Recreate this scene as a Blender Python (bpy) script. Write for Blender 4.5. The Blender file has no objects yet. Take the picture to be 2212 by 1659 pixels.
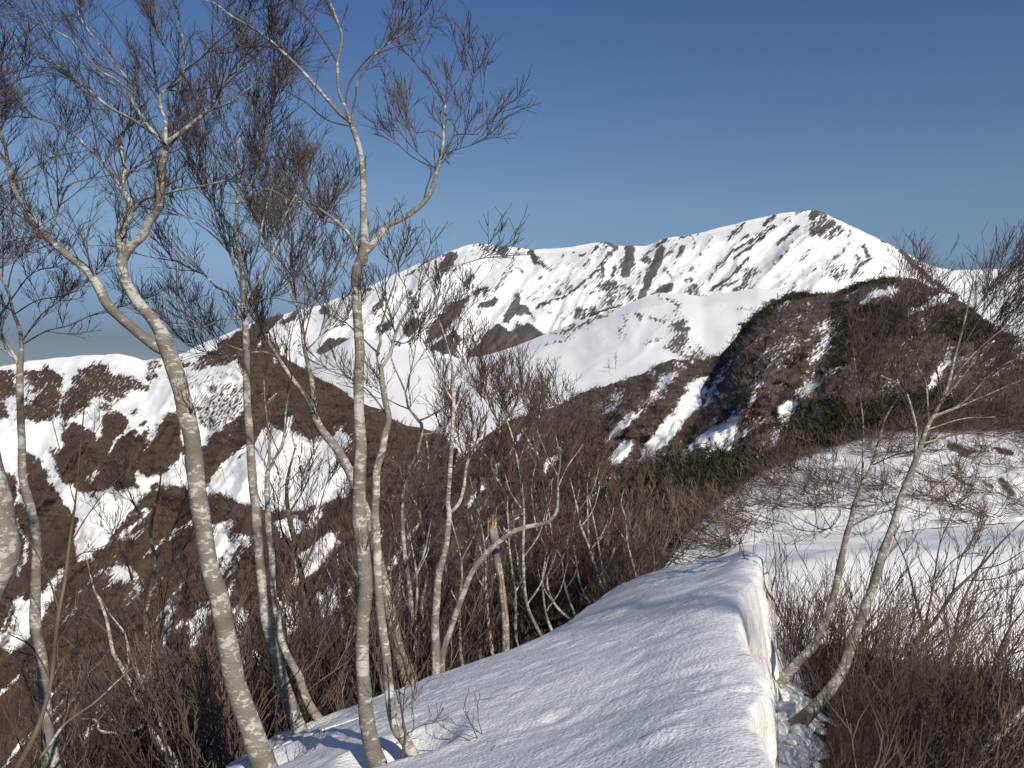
import bpy, math, random
import numpy as np

# ------------------------------------------------------------------ camera, sky, sun, exposure
scene = bpy.context.scene
F, CX, CY = 1805.0, 1106.0, 830.0          # photo frame 2212 x 1659
cam_d = bpy.data.cameras.new('camera')
cam = bpy.data.objects.new('camera', cam_d)
scene.collection.objects.link(cam)
cam_d.sensor_width = 36.0
cam_d.lens = 36.0 * F / 2212.0
cam_d.clip_start = 0.05
cam_d.clip_end = 20000
cam.location = (0, 0, 0)
cam.rotation_euler = (math.radians(90), 0, 0)
scene.camera = cam

SUN_AZ, SUN_EL = 27.0, 31.0                # degrees right of straight behind the camera, elevation
w = bpy.data.worlds.new('World'); scene.world = w; w.use_nodes = True
nt = w.node_tree; nt.nodes.clear()
sky = nt.nodes.new('ShaderNodeTexSky'); sky.sky_type = 'NISHITA'; sky.sun_disc = False
sky.sun_elevation = math.radians(SUN_EL); sky.sun_rotation = math.radians(180 - SUN_AZ)
sky.altitude = 3500; sky.air_density = 1.0; sky.dust_density = 0.3; sky.ozone_density = 4.0
bg = nt.nodes.new('ShaderNodeBackground'); bg.inputs['Strength'].default_value = 0.115
wo = nt.nodes.new('ShaderNodeOutputWorld')
# haze painted into the sky: a ramp dims and greys it towards the horizon, alike in every direction
tcw = nt.nodes.new('ShaderNodeTexCoord'); sep = nt.nodes.new('ShaderNodeSeparateXYZ'); nt.links.new(tcw.outputs['Generated'], sep.inputs[0])
rmp = nt.nodes.new('ShaderNodeValToRGB'); nt.links.new(sep.outputs[2], rmp.inputs[0])
el = rmp.color_ramp.elements
el[0].position, el[0].color = 0.0, (0.26, 0.225, 0.225, 1); el[1].position, el[1].color = 1.0, (0.70, 0.76, 0.86, 1)
for p_, c_ in ((0.05, (0.29, 0.255, 0.255)), (0.10, (0.56, 0.50, 0.46)), (0.14, (0.84, 0.72, 0.60)), (0.20, (0.98, 0.87, 0.70)), (0.30, (0.88, 0.86, 0.80)), (0.42, (0.72, 0.795, 0.90))):
    e_ = el.new(p_); e_.color = (*c_, 1)
mlt = nt.nodes.new('ShaderNodeMix'); mlt.data_type = 'RGBA'; mlt.blend_type = 'MULTIPLY'; mlt.inputs[0].default_value = 1.0
nt.links.new(sky.outputs[0], mlt.inputs[6]); nt.links.new(rmp.outputs[0], mlt.inputs[7])
nt.links.new(mlt.outputs[2], bg.inputs[0]); nt.links.new(bg.outputs[0], wo.inputs[0])

sl = bpy.data.lights.new('sun', 'SUN'); sl.energy = 4.4; sl.angle = math.radians(0.53); sl.color = (1.0, 0.92, 0.79)
so = bpy.data.objects.new('sun', sl); scene.collection.objects.link(so)
so.rotation_euler = (math.radians(90 - SUN_EL), 0, math.radians(SUN_AZ))
so.location = (60, -90, 60)
scene.view_settings.view_transform = 'Standard'
scene.view_settings.look = 'None'
scene.view_settings.exposure = 0.0
scene.view_settings.gamma = 1.0

RNG = np.random.default_rng(7)
COL = scene.collection

# ------------------------------------------------------------------ helpers
def P3(x, y, d):
    return np.array([(x - CX) / F * d, d, (CY - y) / F * d])

def _hash(ix, iy, seed):
    h = (ix.astype(np.int64) * 374761393 + iy.astype(np.int64) * 668265263 + seed * 974711) & 0x7fffffff
    h = ((h ^ (h >> 13)) * 1274126177) & 0x7fffffff
    return ((h ^ (h >> 16)) & 0xffff) / 65535.0

def vnoise(x, y, seed=0):
    x = np.asarray(x, float); y = np.asarray(y, float)
    ix = np.floor(x); iy = np.floor(y); fx = x - ix; fy = y - iy
    fx = fx * fx * fx * (fx * (fx * 6 - 15) + 10); fy = fy * fy * fy * (fy * (fy * 6 - 15) + 10)
    a = _hash(ix, iy, seed); b = _hash(ix + 1, iy, seed); c = _hash(ix, iy + 1, seed); d = _hash(ix + 1, iy + 1, seed)
    return (a * (1 - fx) + b * fx) * (1 - fy) + (c * (1 - fx) + d * fx) * fy

def fbm(x, y, seed=0, oct=4, gain=0.5):
    s = 0; a = 1; t = 0
    for o in range(oct):
        s = s + a * (vnoise(x * 2 ** o + 17.3 * o, y * 2 ** o - 9.1 * o, seed + o) - 0.5); t += a; a *= gain
    return s / t * 2

def ridged(x, y, seed=0, oct=4):
    s = 0; a = 1; t = 0
    for o in range(oct):
        n = 1 - np.abs(2 * vnoise(x * 2 ** o + 5.7 * o, y * 2 ** o + 3.1 * o, seed + o) - 1); s = s + a * n; t += a; a *= 0.5
    return s / t

def sd_seg(px, py, pts):
    d = np.full(px.shape, 1e9)
    for (ax, ay), (bx, by) in zip(pts[:-1], pts[1:]):
        vx, vy = bx - ax, by - ay
        t = np.clip(((px - ax) * vx + (py - ay) * vy) / (vx * vx + vy * vy + 1e-9), 0, 1)
        d = np.minimum(d, np.hypot(px - ax - t * vx, py - ay - t * vy))
    return d

def sd_poly(px, py, poly):
    pts = list(poly) + [poly[0]]
    d = sd_seg(px, py, pts)
    ins = np.zeros(px.shape, bool)
    for (ax, ay), (bx, by) in zip(pts[:-1], pts[1:]):
        c = ((ay > py) != (by > py)) & (px < (bx - ax) * (py - ay) / (by - ay + 1e-12) + ax)
        ins ^= c
    return np.where(ins, -d, d)

def feat_sd(px, py, f):
    """f = ('p', pts) polygon or ('s', pts, width) stroke; returns signed distance limited to the feature's surroundings"""
    pts = f[1]; xs = [p[0] for p in pts]; ys = [p[1] for p in pts]; m = 60
    out = np.full(px.shape, 1e3)
    k = (px > min(xs) - m) & (px < max(xs) + m) & (py > min(ys) - m) & (py < max(ys) + m)
    if k.any():
        if f[0] == 'p': out[k] = sd_poly(px[k], py[k], pts)
        else: out[k] = sd_seg(px[k], py[k], pts if len(pts) > 1 else [pts[0], (pts[0][0] + .1, pts[0][1])]) - f[2] / 2
    return out

def crop(ox, oy, s):
    def cv(pts): return [(ox + x * s, oy + y * s) for x, y in pts]
    return cv
cropA = crop(548.6, 384, 0.3968)
cropB = crop(1316.7, 384, 0.40475)
crop3 = crop(0, 553, 1 / 3)
crop4 = crop(548.6, 553, 1 / 3)
crop5 = crop(1261.8, 553, 0.42955)
crop6 = crop(0, 1106, 1 / 3)

def mesh_np(name, V, Fq, mats, smooth=True, parent=None, kind=None, label=None, cat=None, attrs=None, uv=None):
    """V (n,3), Fq (m,4) or (m,3) integer faces"""
    me = bpy.data.meshes.new(name)
    V = np.ascontiguousarray(V, dtype=np.float32); Fq = np.ascontiguousarray(Fq, dtype=np.int32)
    k = Fq.shape[1]
    me.vertices.add(len(V)); me.vertices.foreach_set('co', V.ravel())
    me.loops.add(Fq.size); me.loops.foreach_set('vertex_index', Fq.ravel())
    me.polygons.add(len(Fq)); me.polygons.foreach_set('loop_start', np.arange(0, Fq.size, k, dtype=np.int32))
    me.polygons.foreach_set('use_smooth', np.full(len(Fq), smooth))
    if attrs:
        for an, av in attrs.items():
            a = me.attributes.new(an, 'FLOAT', 'POINT'); a.data.foreach_set('value', np.ascontiguousarray(av, dtype=np.float32).ravel())
    if uv is not None:
        a = me.attributes.new('tex', 'FLOAT_VECTOR', 'POINT')
        a.data.foreach_set('vector', np.ascontiguousarray(uv, dtype=np.float32).ravel())
    me.update(calc_edges=True)
    for m in (mats if isinstance(mats, (list, tuple)) else [mats]): me.materials.append(m)
    o = bpy.data.objects.new(name, me); COL.objects.link(o)
    if parent is not None: o.parent = parent
    tag(o, label, cat, None, kind)
    return o

def tag(o, label=None, cat=None, group=None, kind=None):
    if label: o['label'] = label
    if cat: o['category'] = cat
    if group: o['group'] = group
    if kind: o['kind'] = kind
    return o

def grid_faces(nr, nc):
    i = np.arange(nr - 1)[:, None] * nc + np.arange(nc - 1)[None, :]
    return np.stack([i, i + 1, i + nc + 1, i + nc], -1).reshape(-1, 4)

def catmull(P, n):
    P = np.asarray(P, float); m = len(P)
    if m == 2:
        t = np.linspace(0, 1, n)[:, None]; return P[0] * (1 - t) + P[1] * t
    Q = np.vstack([2 * P[0] - P[1], P, 2 * P[-1] - P[-2]])
    seg = np.linalg.norm(np.diff(P[:, :3], axis=0), axis=1); cum = np.concatenate([[0], np.cumsum(seg)])
    s = np.linspace(0, cum[-1], n); i = np.clip(np.searchsorted(cum, s, side='right') - 1, 0, m - 2)
    t = ((s - cum[i]) / (seg[i] + 1e-9))[:, None]
    a, b, c, d = Q[i], Q[i + 1], Q[i + 2], Q[i + 3]
    return 0.5 * (2 * b + (c - a) * t + (2 * a - 5 * b + 4 * c - d) * t * t + (3 * b - a - 3 * c + d) * t ** 3)

def nrm(v): return v / (np.linalg.norm(v, axis=-1, keepdims=True) + 1e-9)

def tubes(groups):
    """groups: list of (P (N,n,3), R (N,n), sides). Returns vertices and quads of all the tubes (open ends, tapered)."""
    VV, FF = [], []; off = 0
    for P, R, k in groups:
        if len(P) == 0: continue
        N, n, _ = P.shape
        T = np.empty_like(P); T[:, 1:-1] = P[:, 2:] - P[:, :-2]; T[:, 0] = P[:, 1] - P[:, 0]; T[:, -1] = P[:, -1] - P[:, -2]
        T = nrm(T); avg = nrm(P[:, -1] - P[:, 0])
        ref = np.where(np.abs(avg[:, 2:3]) < 0.7, np.array([[0, 0, 1.0]]), np.array([[0.3, 1.0, 0]]))
        U = nrm(np.cross(T, ref[:, None, :])); W = np.cross(T, U)
        rib = k == 1
        k = 2 if rib else k
        a = np.arange(k) * 2 * math.pi / k
        V = P[:, :, None, :] + R[:, :, None, None] * (U[:, :, None, :] * np.cos(a)[None, None, :, None] + W[:, :, None, :] * np.sin(a)[None, None, :, None])
        VV.append(V.reshape(-1, 3))
        base = off + np.arange(N)[:, None, None] * (n * k) + np.arange(n - 1)[None, :, None] * k
        j = np.arange(k)[None, None, :]; j2 = (j + 1) % k
        qd = np.stack([base + j, base + j2, base + k + j2, base + k + j], -1)
        FF.append((qd[:, :, :1] if rib else qd).reshape(-1, 4))
        off += N * n * k
    return np.concatenate(VV), np.concatenate(FF)

def spawn(P, R, rng, k, t=(0.2, 1.0), ln=(0.3, 0.6), ang=(25, 55), up=0.3, m=5, rr=0.6, rmin=0.0016, wob=0.18, curve=0.15, bias=None, taper=0.5, rel=None, rcap=1.0):
    N, n, _ = P.shape
    if N == 0: return np.zeros((0, m, 3)), np.zeros((0, m))
    idx = np.repeat(np.arange(N), k); M = len(idx)
    tt = rng.uniform(t[0], t[1], M); f = np.minimum(tt * (n - 1), n - 1.001); i = f.astype(int); fr = (f - i)[:, None]
    b = P[idx, i] * (1 - fr) + P[idx, i + 1] * fr
    tan = nrm(P[idx, i + 1] - P[idx, i]); r = R[idx, i] * (1 - fr[:, 0]) + R[idx, i + 1] * fr[:, 0]
    per = nrm(np.cross(tan, rng.normal(size=(M, 3))))
    a = np.radians(rng.uniform(ang[0], ang[1], M))[:, None]
    d = np.cos(a) * tan + np.sin(a) * per
    d[:, 2] += up
    if bias is not None: d = d + np.asarray(bias)
    d = nrm(d)
    if rel is not None:
        pl = np.linalg.norm(np.diff(P, axis=1), axis=2).sum(1)
        L = pl[idx] * rng.uniform(rel[0], rel[1], M) * (1 - taper * tt)
        L = np.clip(L, ln[0], ln[1])
    else:
        L = rng.uniform(ln[0], ln[1], M) * (1 - taper * tt)
    out = np.empty((M, m, 3)); out[:, 0] = b
    for j in range(1, m):
        d = d + rng.normal(size=(M, 3)) * wob
        d[:, 2] += curve / (m - 1)
        d = nrm(d)
        out[:, j] = out[:, j - 1] + d * (L / (m - 1))[:, None]
    r0 = np.maximum(np.minimum(r * rr, rcap), rmin * 1.25)
    s = np.linspace(0, 1, m)[None, :]
    RR = r0[:, None] * (1 - s) + np.minimum(rmin, r0)[:, None] * s
    return out, RR

# ------------------------------------------------------------------ materials
def new_mat(name):
    m = bpy.data.materials.new(name); m.use_nodes = True
    n = m.node_tree.nodes; l = m.node_tree.links
    return m, n, l, n['Principled BSDF']

def nd(n, t, **kw):
    o = n.new(t)
    for k, v in kw.items(): setattr(o, k, v)
    return o

def ramp(n, stops):
    r = n.new('ShaderNodeValToRGB'); e = r.color_ramp.elements
    e[0].position, e[0].color = stops[0][0], (*stops[0][1], 1); e[1].position, e[1].color = stops[-1][0], (*stops[-1][1], 1)
    for p, c in stops[1:-1]:
        x = e.new(p); x.color = (*c, 1)
    return r

def math_node(n, l, op, a, b=None, c=None, clamp=False):
    m = n.new('ShaderNodeMath'); m.operation = op; m.use_clamp = clamp
    for i, v in enumerate((a, b, c)):
        if v is None: continue
        if isinstance(v, (int, float)): m.inputs[i].default_value = v
        else: l.new(v, m.inputs[i])
    return m.outputs[0]

def mixc(n, l, fac, a, b):
    m = n.new('ShaderNodeMix'); m.data_type = 'RGBA'
    l.new(fac, m.inputs[0])
    for s, v in ((6, a), (7, b)):
        if isinstance(v, tuple): m.inputs[s].default_value = (*v, 1)
        else: l.new(v, m.inputs[s])
    return m.outputs[2]

SNOW = (0.83, 0.84, 0.86)

def slope_material(name, fine=0.35, aniso=3.0, brush=((0.045, 0.031, 0.024), (0.11, 0.08, 0.062)), bump=0.0, bump_scale=1.0):
    """snow with brown brush, dark pine and rock cover; the cover is stored on the mesh, its fleck edges come from noise"""
    m, n, l, b = new_mat(name)
    tex = nd(n, 'ShaderNodeAttribute', attribute_name='tex')
    mp = nd(n, 'ShaderNodeMapping'); mp.inputs['Scale'].default_value = (fine, fine / aniso, 1); l.new(tex.outputs['Vector'], mp.inputs[0])
    n1 = nd(n, 'ShaderNodeTexNoise'); n1.inputs['Scale'].default_value = 1.0; n1.inputs['Detail'].default_value = 6; n1.inputs['Roughness'].default_value = 0.66
    l.new(mp.outputs[0], n1.inputs[0])
    u = math_node(n, l, 'MULTIPLY_ADD', n1.outputs[0], 2.3, -0.65)
    cov = nd(n, 'ShaderNodeAttribute', attribute_name='cov'); pine = nd(n, 'ShaderNodeAttribute', attribute_name='pine'); rock = nd(n, 'ShaderNodeAttribute', attribute_name='rock')
    def gate(att, k=11.0):
        d = math_node(n, l, 'SUBTRACT', att.outputs['Fac'], u)
        return math_node(n, l, 'MULTIPLY_ADD', d, k, 0.5, clamp=True)
    n2 = nd(n, 'ShaderNodeTexNoise'); n2.inputs['Scale'].default_value = 1.7; n2.inputs['Detail'].default_value = 8; n2.inputs['Roughness'].default_value = 0.8; l.new(mp.outputs[0], n2.inputs[0])
    br = ramp(n, [(0.3, brush[0]), (0.7, brush[1])]); l.new(n2.outputs[0], br.inputs[0])
    pr = ramp(n, [(0.3, (0.012, 0.014, 0.010)), (0.72, (0.045, 0.046, 0.032))]); l.new(n2.outputs[0], pr.inputs[0])
    rr = ramp(n, [(0.3, (0.05, 0.05, 0.052)), (0.7, (0.17, 0.16, 0.15))]); l.new(n2.outputs[0], rr.inputs[0])
    n3 = nd(n, 'ShaderNodeTexNoise'); n3.inputs['Scale'].default_value = 0.02; n3.inputs['Detail'].default_value = 4; l.new(tex.outputs['Vector'], n3.inputs[0])
    sr = ramp(n, [(0.3, (0.80, 0.80, 0.81)), (0.7, (0.86, 0.865, 0.87))]); l.new(n3.outputs[0], sr.inputs[0])
    c = mixc(n, l, gate(cov), sr.outputs[0], br.outputs[0])
    c = mixc(n, l, gate(rock), c, rr.outputs[0])
    c = mixc(n, l, gate(pine), c, pr.outputs[0])
    l.new(c, b.inputs['Base Color']); b.inputs['Roughness'].default_value = 0.8
    b.inputs['Specular IOR Level'].default_value = 0.15
    if bump:
        bp = nd(n, 'ShaderNodeBump'); bp.inputs['Strength'].default_value = bump; bp.inputs['Distance'].default_value = bump_scale
        g = math_node(n, l, 'MULTIPLY', n1.outputs[0], gate(cov, 3.0)); l.new(g, bp.inputs['Height']); l.new(bp.outputs[0], b.inputs['Normal'])
    return m

def snow_material(name):
    m, n, l, b = new_mat(name)
    tc = nd(n, 'ShaderNodeTexCoord')
    wall = nd(n, 'ShaderNodeAttribute', attribute_name='wall')
    n1 = nd(n, 'ShaderNodeTexNoise'); n1.inputs['Scale'].default_value = 9; n1.inputs['Detail'].default_value = 8; n1.inputs['Roughness'].default_value = 0.65
    mp = nd(n, 'ShaderNodeMapping'); mp.inputs['Scale'].default_value = (0.7, 1.5, 1.0); mp.inputs['Rotation'].default_value = (0, 0, 0.35)
    l.new(tc.outputs['Object'], mp.inputs[0]); l.new(mp.outputs[0], n1.inputs[0])
    n2 = nd(n, 'ShaderNodeTexNoise'); n2.inputs['Scale'].default_value = 42; n2.inputs['Detail'].default_value = 4; l.new(tc.outputs['Object'], n2.inputs[0])
    n3 = nd(n, 'ShaderNodeTexNoise'); n3.inputs['Scale'].default_value = 2.4; n3.inputs['Detail'].default_value = 6; l.new(tc.outputs['Object'], n3.inputs[0])
    base = ramp(n, [(0.3, (0.79, 0.80, 0.82)), (0.7, (0.86, 0.865, 0.875))]); l.new(n3.outputs[0], base.inputs[0])
    dirt = ramp(n, [(0.50, (0.84, 0.835, 0.82)), (0.62, (0.79, 0.75, 0.68)), (0.72, (0.62, 0.52, 0.40))]); l.new(n3.outputs[0], dirt.inputs[0])
    c = mixc(n, l, wall.outputs['Fac'], base.outputs[0], dirt.outputs[0])
    n7 = nd(n, 'ShaderNodeTexNoise'); n7.inputs['Scale'].default_value = 26; n7.inputs['Detail'].default_value = 6; n7.inputs['Roughness'].default_value = 0.7; l.new(mp.outputs[0], n7.inputs[0])
    gr = math_node(n, l, 'MULTIPLY_ADD', n7.outputs[0], 6, -3.2, clamp=True)
    c = mixc(n, l, math_node(n, l, 'MULTIPLY', gr, 0.5), c, (0.68, 0.675, 0.66))
    # sparse specks of bark and twig litter lying on the snow
    v = nd(n, 'ShaderNodeTexVoronoi'); v.inputs['Scale'].default_value = 5.5; l.new(tc.outputs['Object'], v.inputs[0])
    sp = math_node(n, l, 'LESS_THAN', v.outputs['Distance'], 0.030)
    c = mixc(n, l, math_node(n, l, 'MULTIPLY', sp, 0.75), c, (0.09, 0.06, 0.045))
    l.new(c, b.inputs['Base Color']); b.inputs['Roughness'].default_value = 0.62
    b.inputs['Specular IOR Level'].default_value = 0.3
    b.inputs['Subsurface Weight'].default_value = 0.0
    b1 = nd(n, 'ShaderNodeBump'); b1.inputs['Strength'].default_value = 0.5; b1.inputs['Distance'].default_value = 0.022; l.new(n1.outputs[0], b1.inputs['Height'])
    b2 = nd(n, 'ShaderNodeBump'); b2.inputs['Strength'].default_value = 0.6; b2.inputs['Distance'].default_value = 0.02; l.new(n2.outputs[0], b2.inputs['Height']); l.new(b1.outputs[0], b2.inputs['Normal'])
    l.new(b2.outputs[0], b.inputs['Normal'])
    return m

def bark_material(name, base0, base1, lichen=(0.52, 0.51, 0.455), amount=0.5, scale=9.0, green=0.25):
    m, n, l, b = new_mat(name)
    tc = nd(n, 'ShaderNodeTexCoord'); oi = nd(n, 'ShaderNodeObjectInfo')
    mp = nd(n, 'ShaderNodeMapping'); mp.inputs['Scale'].default_value = (1, 1, 1.9); l.new(tc.outputs['Object'], mp.inputs[0])
    off = nd(n, 'ShaderNodeVectorMath', operation='ADD'); l.new(mp.outputs[0], off.inputs[0])
    cm = nd(n, 'ShaderNodeCombineXYZ'); k = math_node(n, l, 'MULTIPLY', oi.outputs['Random'], 37.0); l.new(k, cm.inputs[0]); l.new(k, cm.inputs[2]); l.new(cm.outputs[0], off.inputs[1])
    n1 = nd(n, 'ShaderNodeTexNoise'); n1.inputs['Scale'].default_value = scale; n1.inputs['Detail'].default_value = 7; n1.inputs['Roughness'].default_value = 0.6; n1.inputs['Distortion'].default_value = 0.5; l.new(off.outputs[0], n1.inputs[0])
    n2 = nd(n, 'ShaderNodeTexNoise'); n2.inputs['Scale'].default_value = scale * 0.2; n2.inputs['Detail'].default_value = 5; l.new(off.outputs[0], n2.inputs[0])
    br = ramp(n, [(0.3, base0), (0.7, base1)]); l.new(n2.outputs[0], br.inputs[0])
    # pale lichen blotches with crisp edges, denser in some stretches of the stem
    thr = math_node(n, l, 'MULTIPLY_ADD', n2.outputs[0], -0.75, 0.375 + 0.66 - amount * 0.2)
    d = math_node(n, l, 'SUBTRACT', n1.outputs[0], thr)
    g = math_node(n, l, 'MULTIPLY_ADD', d, 26, 0.0, clamp=True)
    n4 = nd(n, 'ShaderNodeTexNoise'); n4.inputs['Scale'].default_value = scale * 4; n4.inputs['Detail'].default_value = 4; l.new(off.outputs[0], n4.inputs[0])
    lr = ramp(n, [(0.3, tuple(x * 0.72 for x in lichen)), (0.65, lichen)]); l.new(n4.outputs[0], lr.inputs[0])
    mt = math_node(n, l, 'MULTIPLY_ADD', n4.outputs[0], 7, -3.6, clamp=True)
    c0 = mixc(n, l, math_node(n, l, 'MULTIPLY', mt, 0.5), br.outputs[0], tuple(x * 0.55 for x in base0))
    c = mixc(n, l, g, c0, lr.outputs[0])
    # dark horizontal lenticels and scars
    mp2 = nd(n, 'ShaderNodeMapping'); mp2.inputs['Scale'].default_value = (7, 7, 60); l.new(off.outputs[0], mp2.inputs[0])
    n5 = nd(n, 'ShaderNodeTexNoise'); n5.inputs['Scale'].default_value = 1; n5.inputs['Detail'].default_value = 3; l.new(mp2.outputs[0], n5.inputs[0])
    dk = math_node(n, l, 'MULTIPLY_ADD', n5.outputs[0], -9, 3.3, clamp=True)
    c = mixc(n, l, math_node(n, l, 'MULTIPLY', dk, 0.6), c, (0.05, 0.04, 0.033))
    n6 = nd(n, 'ShaderNodeTexNoise'); n6.inputs['Scale'].default_value = scale * 0.6; n6.inputs['Detail'].default_value = 4
    o2 = nd(n, 'ShaderNodeVectorMath', operation='ADD'); o2.inputs[1].default_value = (11, 3, 5); l.new(off.outputs[0], o2.inputs[0]); l.new(o2.outputs[0], n6.inputs[0])
    gm = math_node(n, l, 'MULTIPLY_ADD', n6.outputs[0], 8, -4.7, clamp=True)
    c = mixc(n, l, math_node(n, l, 'MULTIPLY', gm, green), c, (0.17, 0.15, 0.07))
    l.new(c, b.inputs['Base Color']); b.inputs['Roughness'].default_value = 0.85; b.inputs['Specular IOR Level'].default_value = 0.2
    bp = nd(n, 'ShaderNodeBump'); bp.inputs['Strength'].default_value = 0.5; bp.inputs['Distance'].default_value = 0.006
    hh = math_node(n, l, 'ADD', n1.outputs[0], math_node(n, l, 'MULTIPLY', n5.outputs[0], 0.5)); l.new(hh, bp.inputs['Height']); l.new(bp.outputs[0], b.inputs['Normal'])
    return m

def plain_noise(name, c0, c1, scale=3.0, rough=0.85):
    m, n, l, b = new_mat(name)
    tc = nd(n, 'ShaderNodeTexCoord'); n1 = nd(n, 'ShaderNodeTexNoise'); n1.inputs['Scale'].default_value = scale; n1.inputs['Detail'].default_value = 4; l.new(tc.outputs['Object'], n1.inputs[0])
    r = ramp(n, [(0.35, c0), (0.65, c1)]); l.new(n1.outputs[0], r.inputs[0]); l.new(r.outputs[0], b.inputs['Base Color'])
    b.inputs['Roughness'].default_value = rough; b.inputs['Specular IOR Level'].default_value = 0.2
    return m

M_FAR = slope_material('far_snow_mountain', fine=0.36, aniso=6.0, brush=((0.05, 0.045, 0.043), (0.13, 0.115, 0.108)))
M_DOME = slope_material('snow_shoulder', fine=0.28, aniso=3.5, brush=((0.08, 0.065, 0.06), (0.20, 0.17, 0.15)))
M_DARK = slope_material('brushy_hill', fine=0.30, aniso=3.2, bump=0.4, bump_scale=0.7, brush=((0.045, 0.033, 0.028), (0.125, 0.097, 0.082)))
M_LEFT = slope_material('brown_slope', fine=0.30, aniso=4.0, bump=0.35, bump_scale=0.6, brush=((0.045, 0.030, 0.022), (0.115, 0.08, 0.057)))
M_NEAR = slope_material('near_ground', fine=3.0, aniso=1.3, bump=0.5, bump_scale=0.06, brush=((0.04, 0.028, 0.02), (0.10, 0.07, 0.05)))
M_SNOW = snow_material('bank_snow')
M_BEECH = bark_material('beech_bark', (0.15, 0.135, 0.112), (0.31, 0.285, 0.24), amount=0.60, scale=17)
M_PALE = bark_material('pale_bark', (0.19, 0.17, 0.142), (0.36, 0.33, 0.28), lichen=(0.62, 0.60, 0.53), amount=0.72, scale=14)
M_DARKB = bark_material('dark_bark', (0.07, 0.058, 0.048), (0.15, 0.125, 0.10), amount=0.28, scale=9)
M_TWIG = plain_noise('beech_twig', (0.062, 0.047, 0.042), (0.13, 0.105, 0.092), 2.0)
M_TWIGR = plain_noise('red_twig', (0.075, 0.048, 0.040), (0.15, 0.105, 0.085), 2.0)
M_BRUSH = plain_noise('brush_stem', (0.05, 0.036, 0.028), (0.205, 0.16, 0.125), 1.6)
M_GREYST = plain_noise('grey_stem', (0.08, 0.068, 0.056), (0.27, 0.24, 0.20), 3.0)
M_BRUSHD = plain_noise('dark_brush_stem', (0.042, 0.030, 0.024), (0.145, 0.112, 0.09), 1.4)
M_FARB = plain_noise('slope_brush', (0.05, 0.038, 0.032), (0.15, 0.122, 0.107), 0.15)
M_LITE = plain_noise('hoary_brush', (0.14, 0.115, 0.10), (0.26, 0.22, 0.19), 0.15)
M_PINE = plain_noise('dwarf_pine', (0.010, 0.013, 0.008), (0.055, 0.058, 0.032), 2.5)
M_WOOD = plain_noise('torn_wood', (0.26, 0.11, 0.05), (0.52, 0.31, 0.16), 7.0)

# ------------------------------------------------------------------ terrain sheets
def lin(pts):
    xs = [p[0] for p in pts]; ys = [p[1] for p in pts]
    return lambda x: np.interp(x, xs, ys)

LAYERS = {}
def sheet(name, top, bot, dtop, dbot, x0, x1, nx, ny, relief, cover, mat, label, ang=0.8, rough=1.5, prof=1.0, raise_cov=0.0):
    """A hillside: at every bearing a slope that climbs from its foot (near) to its ridge (far), then falls away behind."""
    px = np.linspace(x0, x1, nx)[None, :].repeat(ny, 0)
    yt = lin(top)(px) + rough * fbm(px / 22, px * 0, 5, 4); yb = lin(bot)(px)
    v = (np.linspace(0, 1, ny)[:, None].repeat(nx, 1))
    dt, db = lin(dtop)(px), lin(dbot)(px)
    zt, zb = (CY - yt) / F * dt, (CY - yb) / F * db
    wv = v ** prof
    d = db + (dt - db) * v; z = zb + (zt - zb) * wv
    py = CY - F * z / d
    att = cover(px, py)
    dl = relief(px, py, v) - raise_cov * att.get('soft', 0)
    fade = np.clip((1 - v) * 6, 0.25, 1)
    d2 = d * (1 + dl * fade)
    X = (px - CX) / F * d2; Z = (CY - py) / F * d2
    V = np.stack([X, d2, Z], -1)
    # the far side of the ridge
    back = []
    for i, (s, dr) in enumerate(((0.02, 0.002), (0.07, 0.02), (0.2, 0.09), (0.4, 0.25))):
        q = V[-1].copy(); dd = dt[-1]
        q[:, 0] *= (1 + s); q[:, 1] *= (1 + s); q[:, 2] = q[:, 2] - dd * dr
        back.append(q)
    Vall = np.concatenate([V, np.stack(back)], 0); nr = ny + len(back)
    ca, sa = math.cos(ang), math.sin(ang)
    uv = np.stack([px * ca + py * sa, -px * sa + py * ca, 0 * px], -1)
    uvb = np.concatenate([uv, np.stack([uv[-1] + np.array([0, -10 * (i + 1), 0]) for i in range(len(back))])], 0)
    A = {}
    for k in ('cov', 'pine', 'rock'):
        a = att.get(k, np.zeros_like(px)); A[k] = np.concatenate([a, np.repeat(a[-1:], len(back), 0)], 0).ravel()
    o = mesh_np(name, Vall.reshape(-1, 3), grid_faces(nr, nx), mat, kind='structure', attrs=A, uv=uvb.reshape(-1, 3))
    o['label'] = label
    LAYERS[name] = dict(px=px, py=py, V=V, att=att)
    return o

def paint(px, py, feats, amp=5.0, seed=3, scale=14.0, edge=3.0, grow=0.0):
    wx = px + amp * fbm(px / scale, py / scale, seed); wy = py + amp * fbm(px / scale + 50, py / scale, seed + 9)
    out = np.zeros(px.shape); soft = np.zeros(px.shape)
    for c, f in feats:
        sd = feat_sd(wx, wy, f) - grow
        out = np.maximum(out, c * np.clip(0.5 - sd / (2 * edge), 0, 1))
        soft = np.maximum(soft, np.clip(0.5 - sd / 24, 0, 1))
    return out, soft

def S(cv, pts, wd, c=0.8): return (c, ('s', cv(pts), wd))
def PG(cv, pts, c=1.0): return (c, ('p', cv(pts)))

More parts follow.
